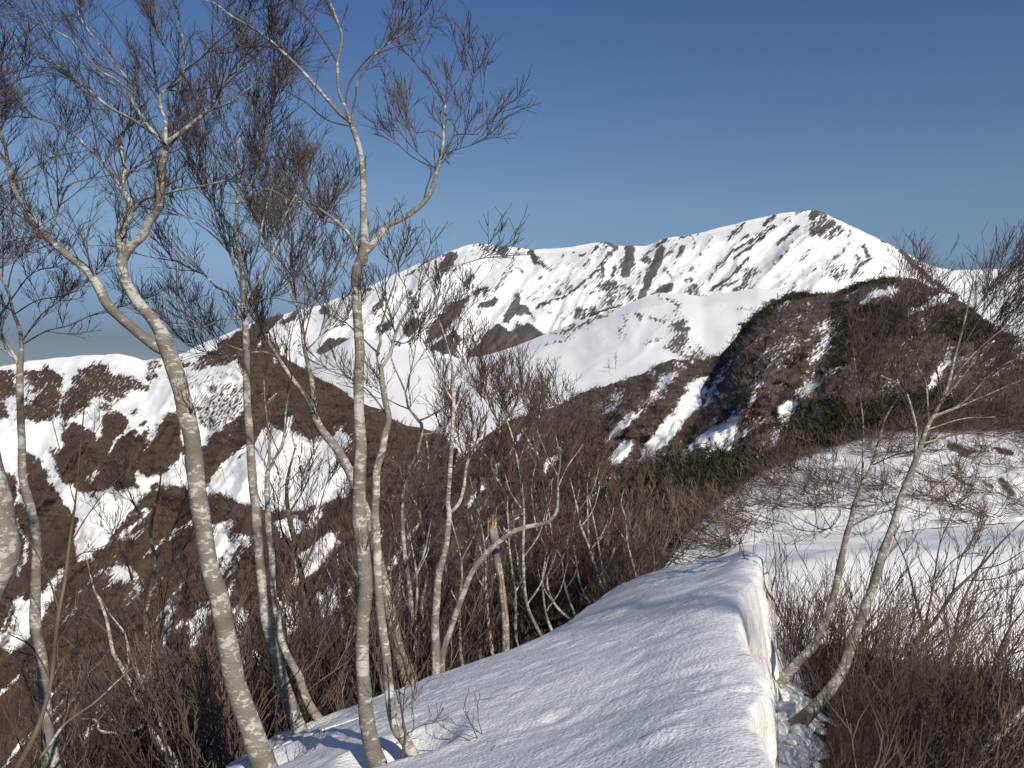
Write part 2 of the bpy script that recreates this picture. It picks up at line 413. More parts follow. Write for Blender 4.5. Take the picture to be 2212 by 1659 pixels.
# --- far mountain
A, B = cropA, cropB
mt_brush = [
 S(A, [(1510,405),(1530,450)], 20, .7), S(A, [(1540,440),(1610,500)], 16, .45), S(A, [(1430,400),(1400,470),(1360,525)], 10, .5), S(A, [(1400,470),(1470,515)], 8, .5),
 S(A, [(1270,410),(1235,440)], 8, .45), S(A, [(1320,470),(1380,425)], 7, .5), S(A, [(1555,545)], 14, .5), S(A, [(1690,400),(1650,480)], 8, .4), S(A, [(1800,412),(1780,425)], 9, .6), S(A, [(1745,415),(1765,418)], 6, .5),
 S(A, [(1870,365),(1840,410)], 8, .7), S(A, [(1825,450),(1800,495)], 10, .55), S(A, [(1900,470),(1830,540),(1720,630)], 8, .75), S(A, [(1890,500),(1860,560),(1800,600)], 9, .45),
 S(A, [(1975,480),(1960,530)], 10, .6), S(A, [(2110,540),(2080,590)], 8, .5), S(A, [(1860,620),(1820,640)], 8, .5), S(A, [(1960,590),(1930,640),(1910,690)], 7, .5),
 PG(A, [(1290,820),(1330,800),(1400,840),(1480,790),(1590,855),(1530,895),(1400,955),(1290,975),(1140,985),(1200,930)], 1),
 PG(A, [(930,910),(960,800),(1000,760),(1050,690),(1180,640),(1140,720),(1080,790),(1000,880)], .8),
 PG(A, [(1030,870),(1090,830),(1130,880),(1100,960),(1130,985),(1030,960),(960,930)], 1),
 S(A, [(1235,700),(1310,670)], 17, .75), S(A, [(1390,500),(1330,590),(1280,640)], 22, .38), S(A, [(1540,700),(1600,680),(1690,650)], 10, .65), S(A, [(1650,630)], 14, .6),
 S(A, [(1620,740),(1600,735)], 9, .6), S(A, [(1680,765)], 10, .6), S(A, [(1795,770),(1760,805)], 14, .65), S(A, [(1860,750),(1900,730),(2000,690)], 8, .75), S(A, [(1880,650),(1920,600)], 7, .5),
 S(A, [(600,615),(640,600)], 7, .8), S(A, [(830,535),(930,465),(1050,410)], 6, .8), S(A, [(710,640),(690,690),(650,730)], 20, .5), S(A, [(850,620),(880,700)], 20, .5), S(A, [(900,740)], 20, .45), S(A, [(840,830),(870,800)], 34, .7),
 S(A, [(960,830)], 24, .6), S(A, [(385,725)], 30, .65), S(A, [(730,800),(690,830)], 26, .6), S(A, [(580,760),(620,800)], 14, .4), S(A, [(480,800),(430,760)], 16, .45), S(A, [(1000,560)], 12, .4), S(A, [(1100,590)], 14, .35), S(A, [(920,560),(900,600)], 12, .4),
 PG(A, [(340,955),(400,880),(480,865),(545,880),(440,940),(370,970)], 1),
 S(A, [(130,740),(80,800),(20,850)], 26, .75), S(A, [(230,740),(160,790)], 22, .6), S(A, [(60,770),(-60,880)], 26, .9),
 S(B, [(1110,172),(1080,215)], 17, .85), S(B, [(1135,195),(1150,225)], 22, .5), S(B, [(1195,240),(1120,300)], 15, .8), S(B, [(1225,265),(1180,310)], 20, .5), S(B, [(1010,260),(950,310),(895,355)], 11, .75), S(B, [(975,345),(940,400),(875,460)], 14, .42),
 S(B, [(1285,290),(1265,310)], 16, .42), S(B, [(880,205),(830,240)], 18, .6), S(B, [(870,260),(740,350),(640,400)], 15, .5), S(B, [(840,300),(740,385),(660,430)], 8, .8), S(B, [(710,255),(640,325)], 14, .55), S(B, [(650,400),(580,470),(530,540)], 15, .45),
 S(B, [(740,430),(640,540),(540,600)], 9, .8), S(B, [(530,370),(490,410)], 5, .55), S(B, [(550,318),(525,340)], 5, .6), S(B, [(300,335),(255,370)], 14, .65), S(B, [(395,380),(370,420)], 20, .5), S(B, [(300,490),(330,530)], 14, .5), S(B, [(190,440)], 20, .5), S(B, [(30,480),(20,520)], 15, .6),
 S(B, [(170,510),(140,570)], 9, .5), S(B, [(440,320),(455,370)], 10, .5), S(B, [(430,550),(400,550)], 9, .6), S(B, [(420,605)], 16, .5), S(B, [(480,470),(430,490),(370,530)], 9, .5),
 S(B, [(1080,380),(1010,450)], 7, .55), S(B, [(1275,350),(1240,400),(1160,470)], 11, .5), S(B, [(1360,365),(1385,430),(1325,480),(1300,530)], 16, .55), S(B, [(1100,490),(1060,520)], 6, .5), S(B, [(1185,505),(1130,535)], 7, .5), S(B, [(980,510),(920,580)], 5, .5), S(B, [(1020,380)], 7, .4), S(B, [(1440,460)], 10, .4), S(B, [(1440,525),(1480,520)], 9, .4), S(B, [(1210,430),(1160,460)], 8, .35),
 S(B, [(1460,330),(1540,370),(1640,480),(1720,550),(1850,640)], 14, .8), S(B, [(1550,440),(1600,510)], 6, .4), S(B, [(1600,420),(1690,450)], 5, .6), S(B, [(1700,560),(1640,540)], 8, .4),
 S(B, [(2190,600),(2130,690)], 18, .4), S(B, [(2060,640),(2000,700)], 14, .35), S(B, [(1720,470),(1850,490)], 4, .75), S(B, [(1850,490),(2110,485)], 3, .6),
 S(B, [(290,640),(170,530)], 3, .3), S(B, [(700,330),(650,370)], 10, .35), S(B, [(930,230),(960,205)], 6, .5), S(B, [(480,600),(500,560)], 8, .4),
]
mt_rock = [
 S(A, [(1350,388)], 26, .85), S(A, [(1930,345),(1965,375)], 12, .9), S(A, [(1945,400),(1905,455),(1890,535)], 14, .6), S(A, [(2045,385),(2050,450),(2022,520)], 21, .9), S(A, [(2135,450)], 22, .65),
 S(A, [(2205,420),(2155,520),(2130,600),(2100,660)], 15, .85), PG(A, [(1440,610),(1458,650),(1452,690),(1485,690),(1535,775),(1480,745),(1420,750),(1385,800),(1350,785),(1380,720),(1410,660)], .9),
 S(A, [(1190,540),(1150,575),(1160,600)], 12, .7), S(A, [(1075,430),(1040,490)], 26, .8), S(A, [(1440,800),(1400,870)], 14, .6),
 S(B, [(275,375),(262,450),(240,500),(180,620)], 13, .85), S(B, [(110,380),(100,450),(80,512)], 19, .9), PG(B, [(220,632),(280,570),(335,560),(335,610),(280,618)], .8), S(B, [(740,300),(700,330)], 8, .6), S(B, [(1115,172),(1135,180)], 9, .9), S(B, [(1195,240)], 9, .8),
 S(B, [(0,345),(30,375)], 14, .9), S(B, [(580,600),(680,550)], 7, .7), S(B, [(430,548)], 10, .7), S(B, [(390,500),(460,470)], 6, .5),
]
mt_brush = [(min(1, c * 1.22), (f[0], f[1], f[2] * .80) if f[0] == 's' else f) for c, f in mt_brush]
mt_rock = [(min(1, c * 1.15), (f[0], f[1], f[2] * .95) if f[0] == 's' else f) for c, f in mt_rock]
def mt_cover(px, py):
    c, s1 = paint(px, py, mt_brush, 6, 3, 13, 4.5); r, s2 = paint(px, py, mt_rock, 6, 13, 11, 4.0)
    wx = px + 26 * fbm(px / 120, py / 120, 21); wy = py + 26 * fbm(px / 120, py / 120, 22)
    a = wx * 0.70 + wy * 0.70; b = -wx * 0.6 + wy * 0.8
    sp = np.clip((ridged(a / 75, b / 260, 31, 4) - .56) * 3.2, 0, 1) * np.clip(fbm(px / 45, py / 45, 91, 4) * 1.6 + .35, 0, 1) * .72
    s3 = np.clip((ridged(a / 30, b / 300, 37, 3) - .64) * 5, 0, 1) * np.clip(fbm(px / 60, py / 50, 93, 4) * 2.0 + .15, 0, 1) * .66 * np.clip((px - 900) / 200, 0, 1)
    sp = np.maximum(sp, s3)
    c = np.maximum(c * 1.08, sp * np.clip((px - 500) / 300, 0.4, 1)); r = r * 1.05
    fl = np.clip(fbm(px / 30, py / 30, 77, 5) * 1.5 - 0.62, 0, 0.42)      # scattered bushes breaking through the snow
    return dict(cov=np.maximum(c, fl), rock=r, soft=np.maximum(s1, s2))
def mt_relief(px, py, v):
    wx = px + 26 * fbm(px / 120, py / 120, 21); wy = py + 26 * fbm(px / 120, py / 120, 22)
    k = np.clip((px - 900) / 500, 0, 1)
    a = wx * (0.85 - 0.17 * k) + wy * (0.45 + 0.25 * k); b = -wx * 0.6 + wy * 0.8
    return -0.055 * ridged(a / 75, b / 300, 31, 4) - 0.026 * ridged(a / 30, b / 300, 37, 3) - 0.02 * fbm(px / 200, py / 200, 33) - 0.004 * fbm(a / 9, b / 30, 35)
sheet('mountain', [(-700,850),(-300,825),(100,800),(380,772),(430,745),(560,692),(640,672),(700,657),(790,622),(840,598),(900,572),(960,548),(1010,529),(1040,527),(1080,531),(1150,541),(1240,533),(1310,521),(1330,532),(1400,531),(1440,515),(1500,506),(1560,491),(1620,475),(1690,461),(1740,456),(1760,453),(1780,459),(1800,470),(1850,494),(1900,518),(1960,548),(2000,570),(2030,580),(2100,584),(2212,577),(2400,560),(2900,540)],
      [(-700,1010),(300,1000),(700,960),(1000,900),(1400,800),(1800,760),(2900,740)],
      [(-700,1900),(380,2000),(1000,2300),(1760,2500),(2100,2700),(2900,2700)], [(-700,1300),(380,1350),(1000,1500),(1760,1550),(2900,1600)],
      -400, 2600, 700, 190, mt_relief, mt_cover, M_FAR, 'broad snow-covered mountain with rocky spurs under the blue sky', ang=0.75, rough=2.0, raise_cov=0.010)

# --- snow shoulder in front of the mountain
do_brush = [
 S(A, [(1590,905),(1660,895),(1720,870)], 15, .42), S(A, [(1550,950),(1600,930)], 9, .3), S(A, [(1860,760),(1800,800),(1720,840),(1620,850)], 13, .45), S(A, [(2025,760),(2005,800),(1985,860)], 15, .4), S(A, [(2095,765)], 14, .45), S(A, [(2140,770),(2200,775)], 7, .6), S(A, [(1900,880),(1880,860)], 7, .3), S(A, [(2210,870),(2120,900)], 7, .5),
 S(A, [(1655,990),(1660,960)], 8, .4), S(A, [(1820,1000),(1780,960)], 6, .22), S(A, [(1700,830),(1800,795),(1880,760),(1960,720)], 5, .8),
 S(B, [(270,645),(330,655),(370,690),(350,740)], 12, .55), S(B, [(385,775),(350,800)], 26, .5), S(B, [(390,860),(350,900)], 36, .5), S(B, [(480,930),(440,960)], 26, .5), S(B, [(90,745),(60,830)], 17, .4), S(B, [(160,745)], 16, .55), S(B, [(200,750),(310,765)], 7, .65), S(B, [(370,800),(240,870),(180,880)], 6, .55),
 S(B, [(690,705),(760,708)], 4, .6), S(B, [(230,690),(280,660)], 5, .4), S(B, [(700,580),(730,590)], 5, .35), S(B, [(530,960),(380,940)], 16, .4), S(B, [(100,860),(120,880)], 10, .25),
]
do_rock = [S(B, [(390,770),(360,800),(410,815)], 14, .8), S(B, [(380,880),(390,850)], 13, .6), S(B, [(330,900),(280,910)], 8, .5), S(B, [(380,930),(440,900)], 10, .5)]
do_brush = [(min(1, c * 1.35), f) for c, f in do_brush]; do_rock = [(min(1, c * 1.2), f) for c, f in do_rock]
def do_cover(px, py):
    c, s1 = paint(px, py, do_brush, 9, 43, 11, 8.0); r, s2 = paint(px, py, do_rock, 7, 53, 9, 5.0)
    fl = np.clip(fbm(px / 22, py / 22, 78, 5) * 1.5 - 0.62, 0, 0.36)
    return dict(cov=np.maximum(c, fl), rock=r, soft=np.maximum(s1, s2))
def do_relief(px, py, v):
    wx = px + 22 * fbm(px / 110, py / 110, 61); wy = py + 22 * fbm(px / 110, py / 110, 62)
    a = wx * 0.65 + wy * 0.75; b = -wx * 0.75 + wy * 0.65
    bowl = np.exp(-((px - 1460) / 120) ** 2) * np.exp(-((py - 690) / 90) ** 2)
    return -0.05 * ridged(a / 150, b / 420, 63, 3) - 0.05 * fbm(px / 160, py / 160, 64, 3) - 0.03 * bowl
sheet('snow_hill', [(-700,1000),(500,900),(650,800),(700,765),(760,730),(820,735),(880,755),(940,772),(1000,776),(1050,768),(1110,750),(1160,730),(1220,705),(1290,680),(1340,665),(1390,642),(1430,633),(1480,636),(1520,641),(1570,632),(1640,622),(1760,640),(1900,660),(2200,700),(2900,720)],
      [(-700,1300),(700,1150),(1000,1080),(1300,980),(1700,940),(2900,940)],
      [(-700,700),(900,760),(1430,900),(2900,950)], [(-700,330),(900,350),(1430,420),(2900,450)],
      -100, 2700, 420, 150, do_relief, do_cover, M_DOME, 'smooth white snow shoulder below the rocky mountain', ang=0.75, rough=1.2, prof=0.9, raise_cov=0.008)

# --- left hillside: snow above, brown brush knobs with snow strips below
c3, c4, c6, c5 = crop3, crop4, crop6, crop5
lf_brush = [
 PG(c3, [(360,1320),(420,1240),(420,1150),(480,1100),(560,1140),(630,1230),(670,1170),(690,1040),(760,1020),(820,1080),(880,1150),(930,1210),(900,1300),(870,1420),(880,1490),(780,1500),(720,1410),(700,1480),(600,1530),(500,1500),(400,1420)], 1),
 PG(c3, [(900,1390),(930,1290),(1000,1220),(1060,1100),(1140,1040),(1160,1200),(1190,1260),(1120,1360),(1000,1410)], 1),
 PG(c3, [(460,960),(480,850),(520,750),(600,720),(680,720),(740,790),(950,830),(940,860),(800,880),(720,930),(640,900),(560,950),(480,990)], .68),
 PG(c3, [(420,970),(560,860),(560,960),(500,1000),(440,1130),(420,1040)], .8),
 PG(c3, [(0,830),(60,800),(110,850),(200,800),(320,740),(400,800),(380,900),(340,1040),(260,1080),(160,1050),(60,1030),(0,1040)], .82),
 PG(c3, [(180,1280),(240,1300),(250,1370),(330,1480),(440,1659),(220,1659),(140,1500)], 1), PG(c3, [(-300,1440),(60,1440),(95,1540),(100,1659),(-300,1659)], 1),
 PG(c3, [(1280,1270),(1400,1160),(1600,1010),(1640,900),(1560,700),(1560,640),(1450,560),(1600,440),(1750,480),(1900,640),(2050,720),(2212,860),(2300,900),(2212,1130),(2050,1250),(1990,1330),(1900,1200),(1850,1130),(1750,1050),(1700,1100),(1600,1240),(1400,1380),(1320,1520)], .96),
 PG(c3, [(1180,740),(1340,650),(1500,520),(1580,640),(1450,700),(1300,740)], .72), S(c3, [(990,760),(1000,720)], 16, .6), S(c3, [(880,1020)], 10, .8), S(c3, [(935,1085)], 10, .9), S(c3, [(940,1150)], 13, .9), S(c3, [(690,985)], 12, .6), S(c3, [(350,1270)], 14, .6), S(c3, [(1370,850)], 13, .6), S(c3, [(1180,700),(1140,760)], 14, .6),
 PG(c3, [(1300,980),(1400,900),(1480,830),(1580,850),(1560,980),(1400,1100),(1290,1130)], .5), PG(c3, [(1240,850),(1400,760),(1500,760),(1400,850)], .35),
 PG(c4, [(60,700),(230,690),(430,800),(640,930),(740,965),(830,985),(900,1055),(1200,1130),(1300,1300),(1100,1659),(600,1659),(640,1500),(600,1400),(620,1200),(560,1000),(500,1180),(370,1180),(300,1160),(260,1030),(180,1040),(100,900)], .92),
 # the lower flank is brush, snow lies in strips on it
 PG(c6, [(-600,60),(60,0),(200,-40),(420,30),(480,60),(480,330),(400,330),(260,500),(170,570),(90,560),(60,760),(-600,800)], 1),
 PG(c6, [(-600,700),(60,900),(300,700),(480,330),(700,220),(860,-10),(1000,-160),(1330,-120),(1640,0),(1900,-30),(2212,-60),(3500,-100),(3500,2200),(-600,2200)], .985),
]
lf_snow = [PG(c6, [(470,150),(560,0),(700,-60),(860,-20),(760,120),(700,200),(600,320),(480,330)]), S(c6, [(110,70),(165,200),(170,300),(110,400)], 20), PG(c6, [(40,900),(60,760),(100,640),(90,560),(170,570),(260,500),(330,600),(250,750),(160,870),(60,950)]),
 PG(c6, [(780,380),(830,340),(900,400),(820,450)]), S(c6, [(1250,60),(1100,160),(940,280)], 16), PG(c6, [(1360,80),(1450,50),(1530,0),(1490,160),(1510,230),(1430,330),(1400,410),(1360,250)]), S(c6, [(1205,435),(1130,520),(1090,600)], 14), S(c6, [(1110,620),(1060,900)], 20), S(c6, [(1130,310),(1060,360)], 4),
 PG(c6, [(1230,700),(1330,640),(1350,700),(1290,850),(1240,910),(1210,830)]), PG(c6, [(1490,620),(1560,590),(1620,640),(1600,850),(1520,880)]), PG(c6, [(1540,900),(1700,880),(1740,1050),(1640,1130),(1560,1040)]),
 PG(c6, [(1760,60),(1900,0),(2000,60),(1900,200),(1790,160)]), PG(c6, [(1900,300),(2150,100),(2230,200),(2050,400),(1900,500)]), PG(c6, [(1800,560),(1950,600),(1960,800),(1820,820)]), PG(c6, [(2040,520),(2200,420),(2220,640),(2080,700)]),
 S(c3, [(1600,1240),(1500,1320),(1380,1480),(1320,1600)], 22), S(c3, [(1190,1290),(1080,1440),(1020,1520)], 14), PG(c3, [(600,1530),(860,1490),(900,1540),(800,1659),(640,1620)]), PG(c3, [(340,1490),(480,1490),(560,1560),(440,1620)]),
 PG(c4, [(200,1050),(260,1030),(250,1120),(300,1160),(370,1180),(430,1150),(500,1180),(560,1100),(600,1050),(560,1200),(450,1250),(400,1350),(250,1380),(190,1250)]), PG(c4, [(70,1500),(200,1400),(400,1360),(600,1400),(640,1500),(500,1600),(300,1659),(60,1659)]), S(c4, [(1120,1640),(1230,1570)], 18), S(c4, [(480,1420),(640,1380)], 20)]
def lf_cover(px, py):
    c, s1 = paint(px, py, lf_brush, 12, 103, 20, 6.0, 7.0); s, _ = paint(px, py, lf_snow, 8, 113, 14, 5.0, -3.5)
    c = c * (1 - s * (1 - .28 * np.clip(.4 + 1.5 * fbm(px / 35, py / 35, 118, 4), 0, 1) * (py > 980)))
    fl = np.clip(fbm(px / 30, py / 30, 120, 5) * 1.5 - 0.7, 0, 0.4)
    c = np.maximum(c, fl * (s < .3))
    c = np.where(c > .5, c - 0.10 * np.clip(fbm(px / 40, py / 40, 119, 4) * 2, 0, 1), c)
    wx = px + 24 * fbm(px / 90, py / 90, 141); wy = py + 24 * fbm(px / 90, py / 90, 142)
    a = wx * .80 + wy * .60; b = -wx * .60 + wy * .80
    gul = np.clip((ridged(a / 46, b / 330, 143, 3) - .76) * 8, 0, 1) * np.clip(fbm(px / 70, py / 70, 145, 3) * 2.2 + .45, 0, 1)
    c = c * (1 - .80 * gul * (c > .3))
    rib = np.clip((ridged(a / 60, b / 260, 147, 3) - .66) * 5, 0, 1) * np.clip(fbm(px / 80, py / 80, 149, 3) * 2 + .2, 0, 1) * (py > 800)
    c = np.maximum(c, .85 * rib * (s < .5))
    return dict(cov=c, soft=s1 * (1 - s), pine=np.clip(fbm(px / 60, py / 45, 131, 4) * 2.4 - 0.9, 0, .5) * (c > .7) * (px > 560) * (py < 980))
def lf_relief(px, py, v):
    wx = px + 20 * fbm(px / 90, py / 90, 121); wy = py + 20 * fbm(px / 90, py / 90, 122)
    a = wx * 0.80 + wy * 0.60; b = -wx * 0.6 + wy * 0.8
    return -0.085 * ridged(a / 110, b / 380, 123, 4) - 0.04 * fbm(px / 130, py / 130, 124) - 0.006 * fbm(px / 14, py / 14, 125)
sheet('hillside', [(-700,800),(-200,800),(0,792),(60,781),(100,776),(180,768),(260,765),(290,772),(320,784),(345,778),(380,768),(430,752),(470,735),(510,716),(545,715),(585,735),(625,780),(650,793),(692,820),(735,840),(762,863),(795,876),(825,884),(848,906),(880,920),(915,926),(950,938),(1000,965),(1060,1010),(1200,1120),(1300,1200)],
      [(-700,1900),(1300,1900)], [(-700,250),(0,250),(500,230),(800,195),(1300,180)], [(-700,120),(600,115),(1300,110)],
      -700, 1300, 430, 230, lf_relief, lf_cover, M_LEFT, 'snowy hillside with brown brush knobs and snow strips on the left', ang=0.75, rough=2.0, raise_cov=0.012)

# --- dark brushy hill on the right
dk_snow = [
 PG(c5, [(560,600),(620,610),(610,680),(560,780),(480,860),(440,920),(350,1000),(270,1070),(300,960),(400,840),(470,760),(500,680)]), PG(c5, [(800,770),(760,850),(780,900),(740,990),(620,1050),(520,1060),(640,960),(560,960),(480,1020),(440,1040),(620,880),(720,820)]),
 PG(c5, [(290,770),(200,880),(110,940),(160,860),(230,800)]), PG(c5, [(180,940),(240,920),(240,980),(160,1060),(120,1030)]), PG(c5, [(0,1180),(60,1110),(150,1100),(200,1120),(100,1180),(-40,1250)]),
 PG(c5, [(1700,760),(1750,620),(1850,450),(1820,560),(1730,700),(1560,830),(1430,870),(1350,890),(1450,790),(1620,690)]), PG(c5, [(1100,690),(1150,630),(1190,640),(1110,710)]), PG(c5, [(980,750),(1060,740),(1060,790),(1020,830)]), S(c5, [(1170,785),(1215,805)], 8), PG(c5, [(1660,270),(1750,200),(1850,190),(1830,230),(1700,270)]),
 S(c5, [(1390,240),(1440,200),(1560,170)], 9), PG(c5, [(650,640),(690,620),(640,720),(600,760)]), S(c5, [(860,660),(900,640)], 7), S(c5, [(930,990),(980,880)], 10), S(c5, [(840,740),(860,700)], 4), S(c5, [(440,540),(500,545)], 5),
 S(c4, [(1750,1120),(1700,1220),(1600,1330),(1560,1440)], 8), S(c4, [(2000,1250),(1930,1340),(1850,1440)], 13), S(c4, [(2210,1450),(2130,1560)], 16), S(c4, [(1480,1500),(1400,1620)], 10), S(c4, [(2020,860),(2100,880)], 4),
]
dk_fleck = [S(c5, [(1230,380),(1190,480),(1150,560),(1010,830),(850,1020)], 26, .5), S(c5, [(900,560),(860,640),(840,760)], 22, .4), S(c5, [(1030,800),(900,960)], 22, .4), S(c5, [(330,580),(420,620),(370,700)], 26, .55), S(c5, [(480,760),(400,820)], 20, .3), S(c5, [(1120,250),(1050,400),(900,540)], 20, .34), S(c5, [(1450,200),(1560,180)], 22, .5), S(c5, [(160,720),(230,690),(110,800)], 18, .4), S(c5, [(1180,780),(1100,860)], 22, .4), S(c5, [(820,820),(780,900)], 30, .4), S(c5, [(640,720),(700,700)], 22, .35)]
dk_pine = [
 PG(c5, [(730,480),(790,340),(900,240),(1010,180),(1250,172),(1230,200),(1050,230),(950,290),(850,380),(800,450),(745,520)], .9), PG(c5, [(1280,180),(1380,125),(1560,100),(1640,120),(1560,150),(1400,170),(1290,205)], .9), PG(c5, [(1230,210),(1280,200),(1200,330),(1100,420),(1060,540),(1110,540),(1130,400),(1250,330),(1350,250)], .8),
 PG(c5, [(1250,330),(1400,250),(1550,240),(1660,300),(1720,420),(1500,440),(1370,360),(1340,560),(1260,640)], .72), PG(c5, [(1660,210),(1800,165),(1720,260),(1640,280)], .85), PG(c5, [(1730,300),(1900,250),(2100,380),(2212,420),(1900,450),(1750,400)], .75), PG(c5, [(1140,980),(1250,890),(1400,890),(1400,980),(1180,1020)], .75), PG(c5, [(1480,850),(1580,820),(1720,770),(1640,900),(1500,930)], .7),
 S(c5, [(0,655),(120,635),(340,545),(440,525)], 9, .8), PG(c4, [(1650,1050),(1800,1000),(1950,930),(2200,830),(2212,850),(1960,960),(1800,1040)], .7), PG(c5, [(300,1130),(420,1060),(540,1070),(420,1150)], .6), S(c5, [(1850,240),(2000,330),(2100,420)], 12, .6),
]
def dk_cover(px, py):
    s, _ = paint(px, py, dk_snow, 8, 203, 16, 5.0); fl, _ = paint(px, py, dk_fleck, 8, 213, 18, 9.0); p, s2 = paint(px, py, dk_pine, 10, 223, 16, 7.0, -3.0); p = p * .85
    a = px * .62 + py * .78; b = -px * .78 + py * .62
    st = fbm(a / 16, b / 70, 227, 4)
    c = 0.93 - 0.36 * np.clip(st * 1.6, 0, 1) - 0.62 * fl - 0.06 * np.clip((px - 1300) / 300, 0, 1)
    c = c * (1 - s)
    rk, _ = paint(px, py, [S(c5, [(760,500),(800,600),(830,670)], 10, .7), PG(c5, [(80,1090),(130,1030),(160,1080),(120,1110)], .9), S(c5, [(1070,870),(1100,900)], 9, .6)], 4, 233, 10, 2)  # first stroke paints the cliff's shadow in along with its rock
    return dict(cov=np.clip(c, 0, 1), pine=p * (1 - s), rock=rk, soft=s2)
def dk_relief(px, py, v):
    wx = px + 22 * fbm(px / 80, py / 80, 241); wy = py + 22 * fbm(px / 80, py / 80, 242)
    a = wx * 0.70 + wy * 0.72; b = -wx * 0.72 + wy * 0.70
    edge = np.interp(py, [600, 700, 760, 800, 850, 900, 1000, 1100], [1640, 1590, 1582, 1590, 1565, 1520, 1470, 1400])
    step = 1 / (1 + np.exp(-(px - edge) / 7.0)) * np.clip((px < 2400) * 1.0, 0, 1) * np.clip((1000 - py) / 140, 0, 1)
    g2 = np.interp(py, [640, 760, 860, 950, 1100], [1850, 1800, 1770, 1700, 1600])
    st2 = 1 / (1 + np.exp(-(px - g2) / 14.0)) * np.clip((1020 - py) / 160, 0, 1)
    return -0.10 * ridged(a / 95, b / 420, 243, 3) - 0.03 * fbm(px / 120, py / 120, 244) - 0.010 * fbm(a / 10, b / 22, 245) - 0.09 * step - 0.05 * st2
sheet('dark_hill', [(560,1900),(780,1760),(820,1560),(845,1360),(880,1200),(930,1080),(1000,985),(1060,935),(1100,912),(1150,897),(1200,878),(1240,858),(1280,842),(1350,822),(1400,800),(1450,778),(1500,777),(1555,771),(1576,745),(1600,712),(1640,672),(1690,645),(1720,636),(1800,630),(1830,622),(1870,609),(1940,600),(1975,602),(2000,618),(2030,628),(2062,640),(2100,668),(2150,715),(2212,730),(2400,760),(2900,800)],
      [(560,1950),(780,1900),(1000,1750),(1250,1420),(1450,1250),(1800,1120),(2212,1040),(2900,1000)],
      [(560,150),(1000,160),(1280,165),(1560,172),(1800,190),(2000,205),(2212,200),(2900,190)], [(560,125),(1000,115),(1450,105),(1800,105),(2212,105),(2900,105)],
      600, 2700, 520, 190, dk_relief, dk_cover, M_DARK, 'dark brush and dwarf pine covered hill with snow gullies on the right', ang=0.80, rough=6.0)

# --- near snow slope with flattened brush behind the snow field
def hs_cover(px, py):
    c = np.clip(fbm(px / 26, py / 9, 303, 5) * 1.8 - 0.5, 0, 0.36)
    yt = np.interp(px, [1150, 1260, 1360, 1500, 1640, 1900, 2212, 2700], [1345, 1215, 1108, 1037, 985, 905, 862, 800])
    crest = np.clip(1 - (py - yt - np.interp(px, [1240, 1420, 1500, 1640, 1900, 2212], [200, 160, 90, 24, 20, 60])) / 22, 0, 1)
    pt, _ = paint(px, py, [S(c5, [(1830,950),(1900,970)], 10, .9), S(c5, [(2060,970),(2150,1000)], 10, .9), S(c5, [(1860,1110),(1960,1170)], 8, .8), S(c5, [(2100,1130),(2150,1190)], 16, .8), PG(c5, [(1890,950),(1990,990),(1900,1010),(1820,970)], .7), S(c5, [(2000,1130),(2050,1160)], 8, .8)], 6, 307, 12, 2.5)
    return dict(cov=np.maximum(np.maximum(c, crest * .92), pt))
def hs_relief(px, py, v):
    return -0.03 * fbm(px / 120, py / 50, 311) - 0.006 * fbm(px / 22, py / 11, 312)
sheet('snow_slope', [(1150,1345),(1200,1290),(1260,1215),(1310,1160),(1360,1108),(1420,1070),(1500,1037),(1640,987),(1750,952),(1900,907),(2050,882),(2212,862),(2500,820),(2800,800)],
      [(1150,1360),(1300,1300),(1440,1262),(1560,1205),(1700,1182),(1850,1162),(2000,1142),(2212,1127),(2800,1080)],
      [(1150,17),(1290,24),(1500,29),(1900,36),(2212,40),(2800,44)], [(1150,12.5),(1300,13.5),(1440,15.5),(1560,17.2),(1850,19.6),(2212,22.4),(2800,27)],
      1150, 2800, 330, 90, hs_relief, hs_cover, M_NEAR, 'snow slope with flattened brush behind the level snow field', ang=0.0, rough=2.0)

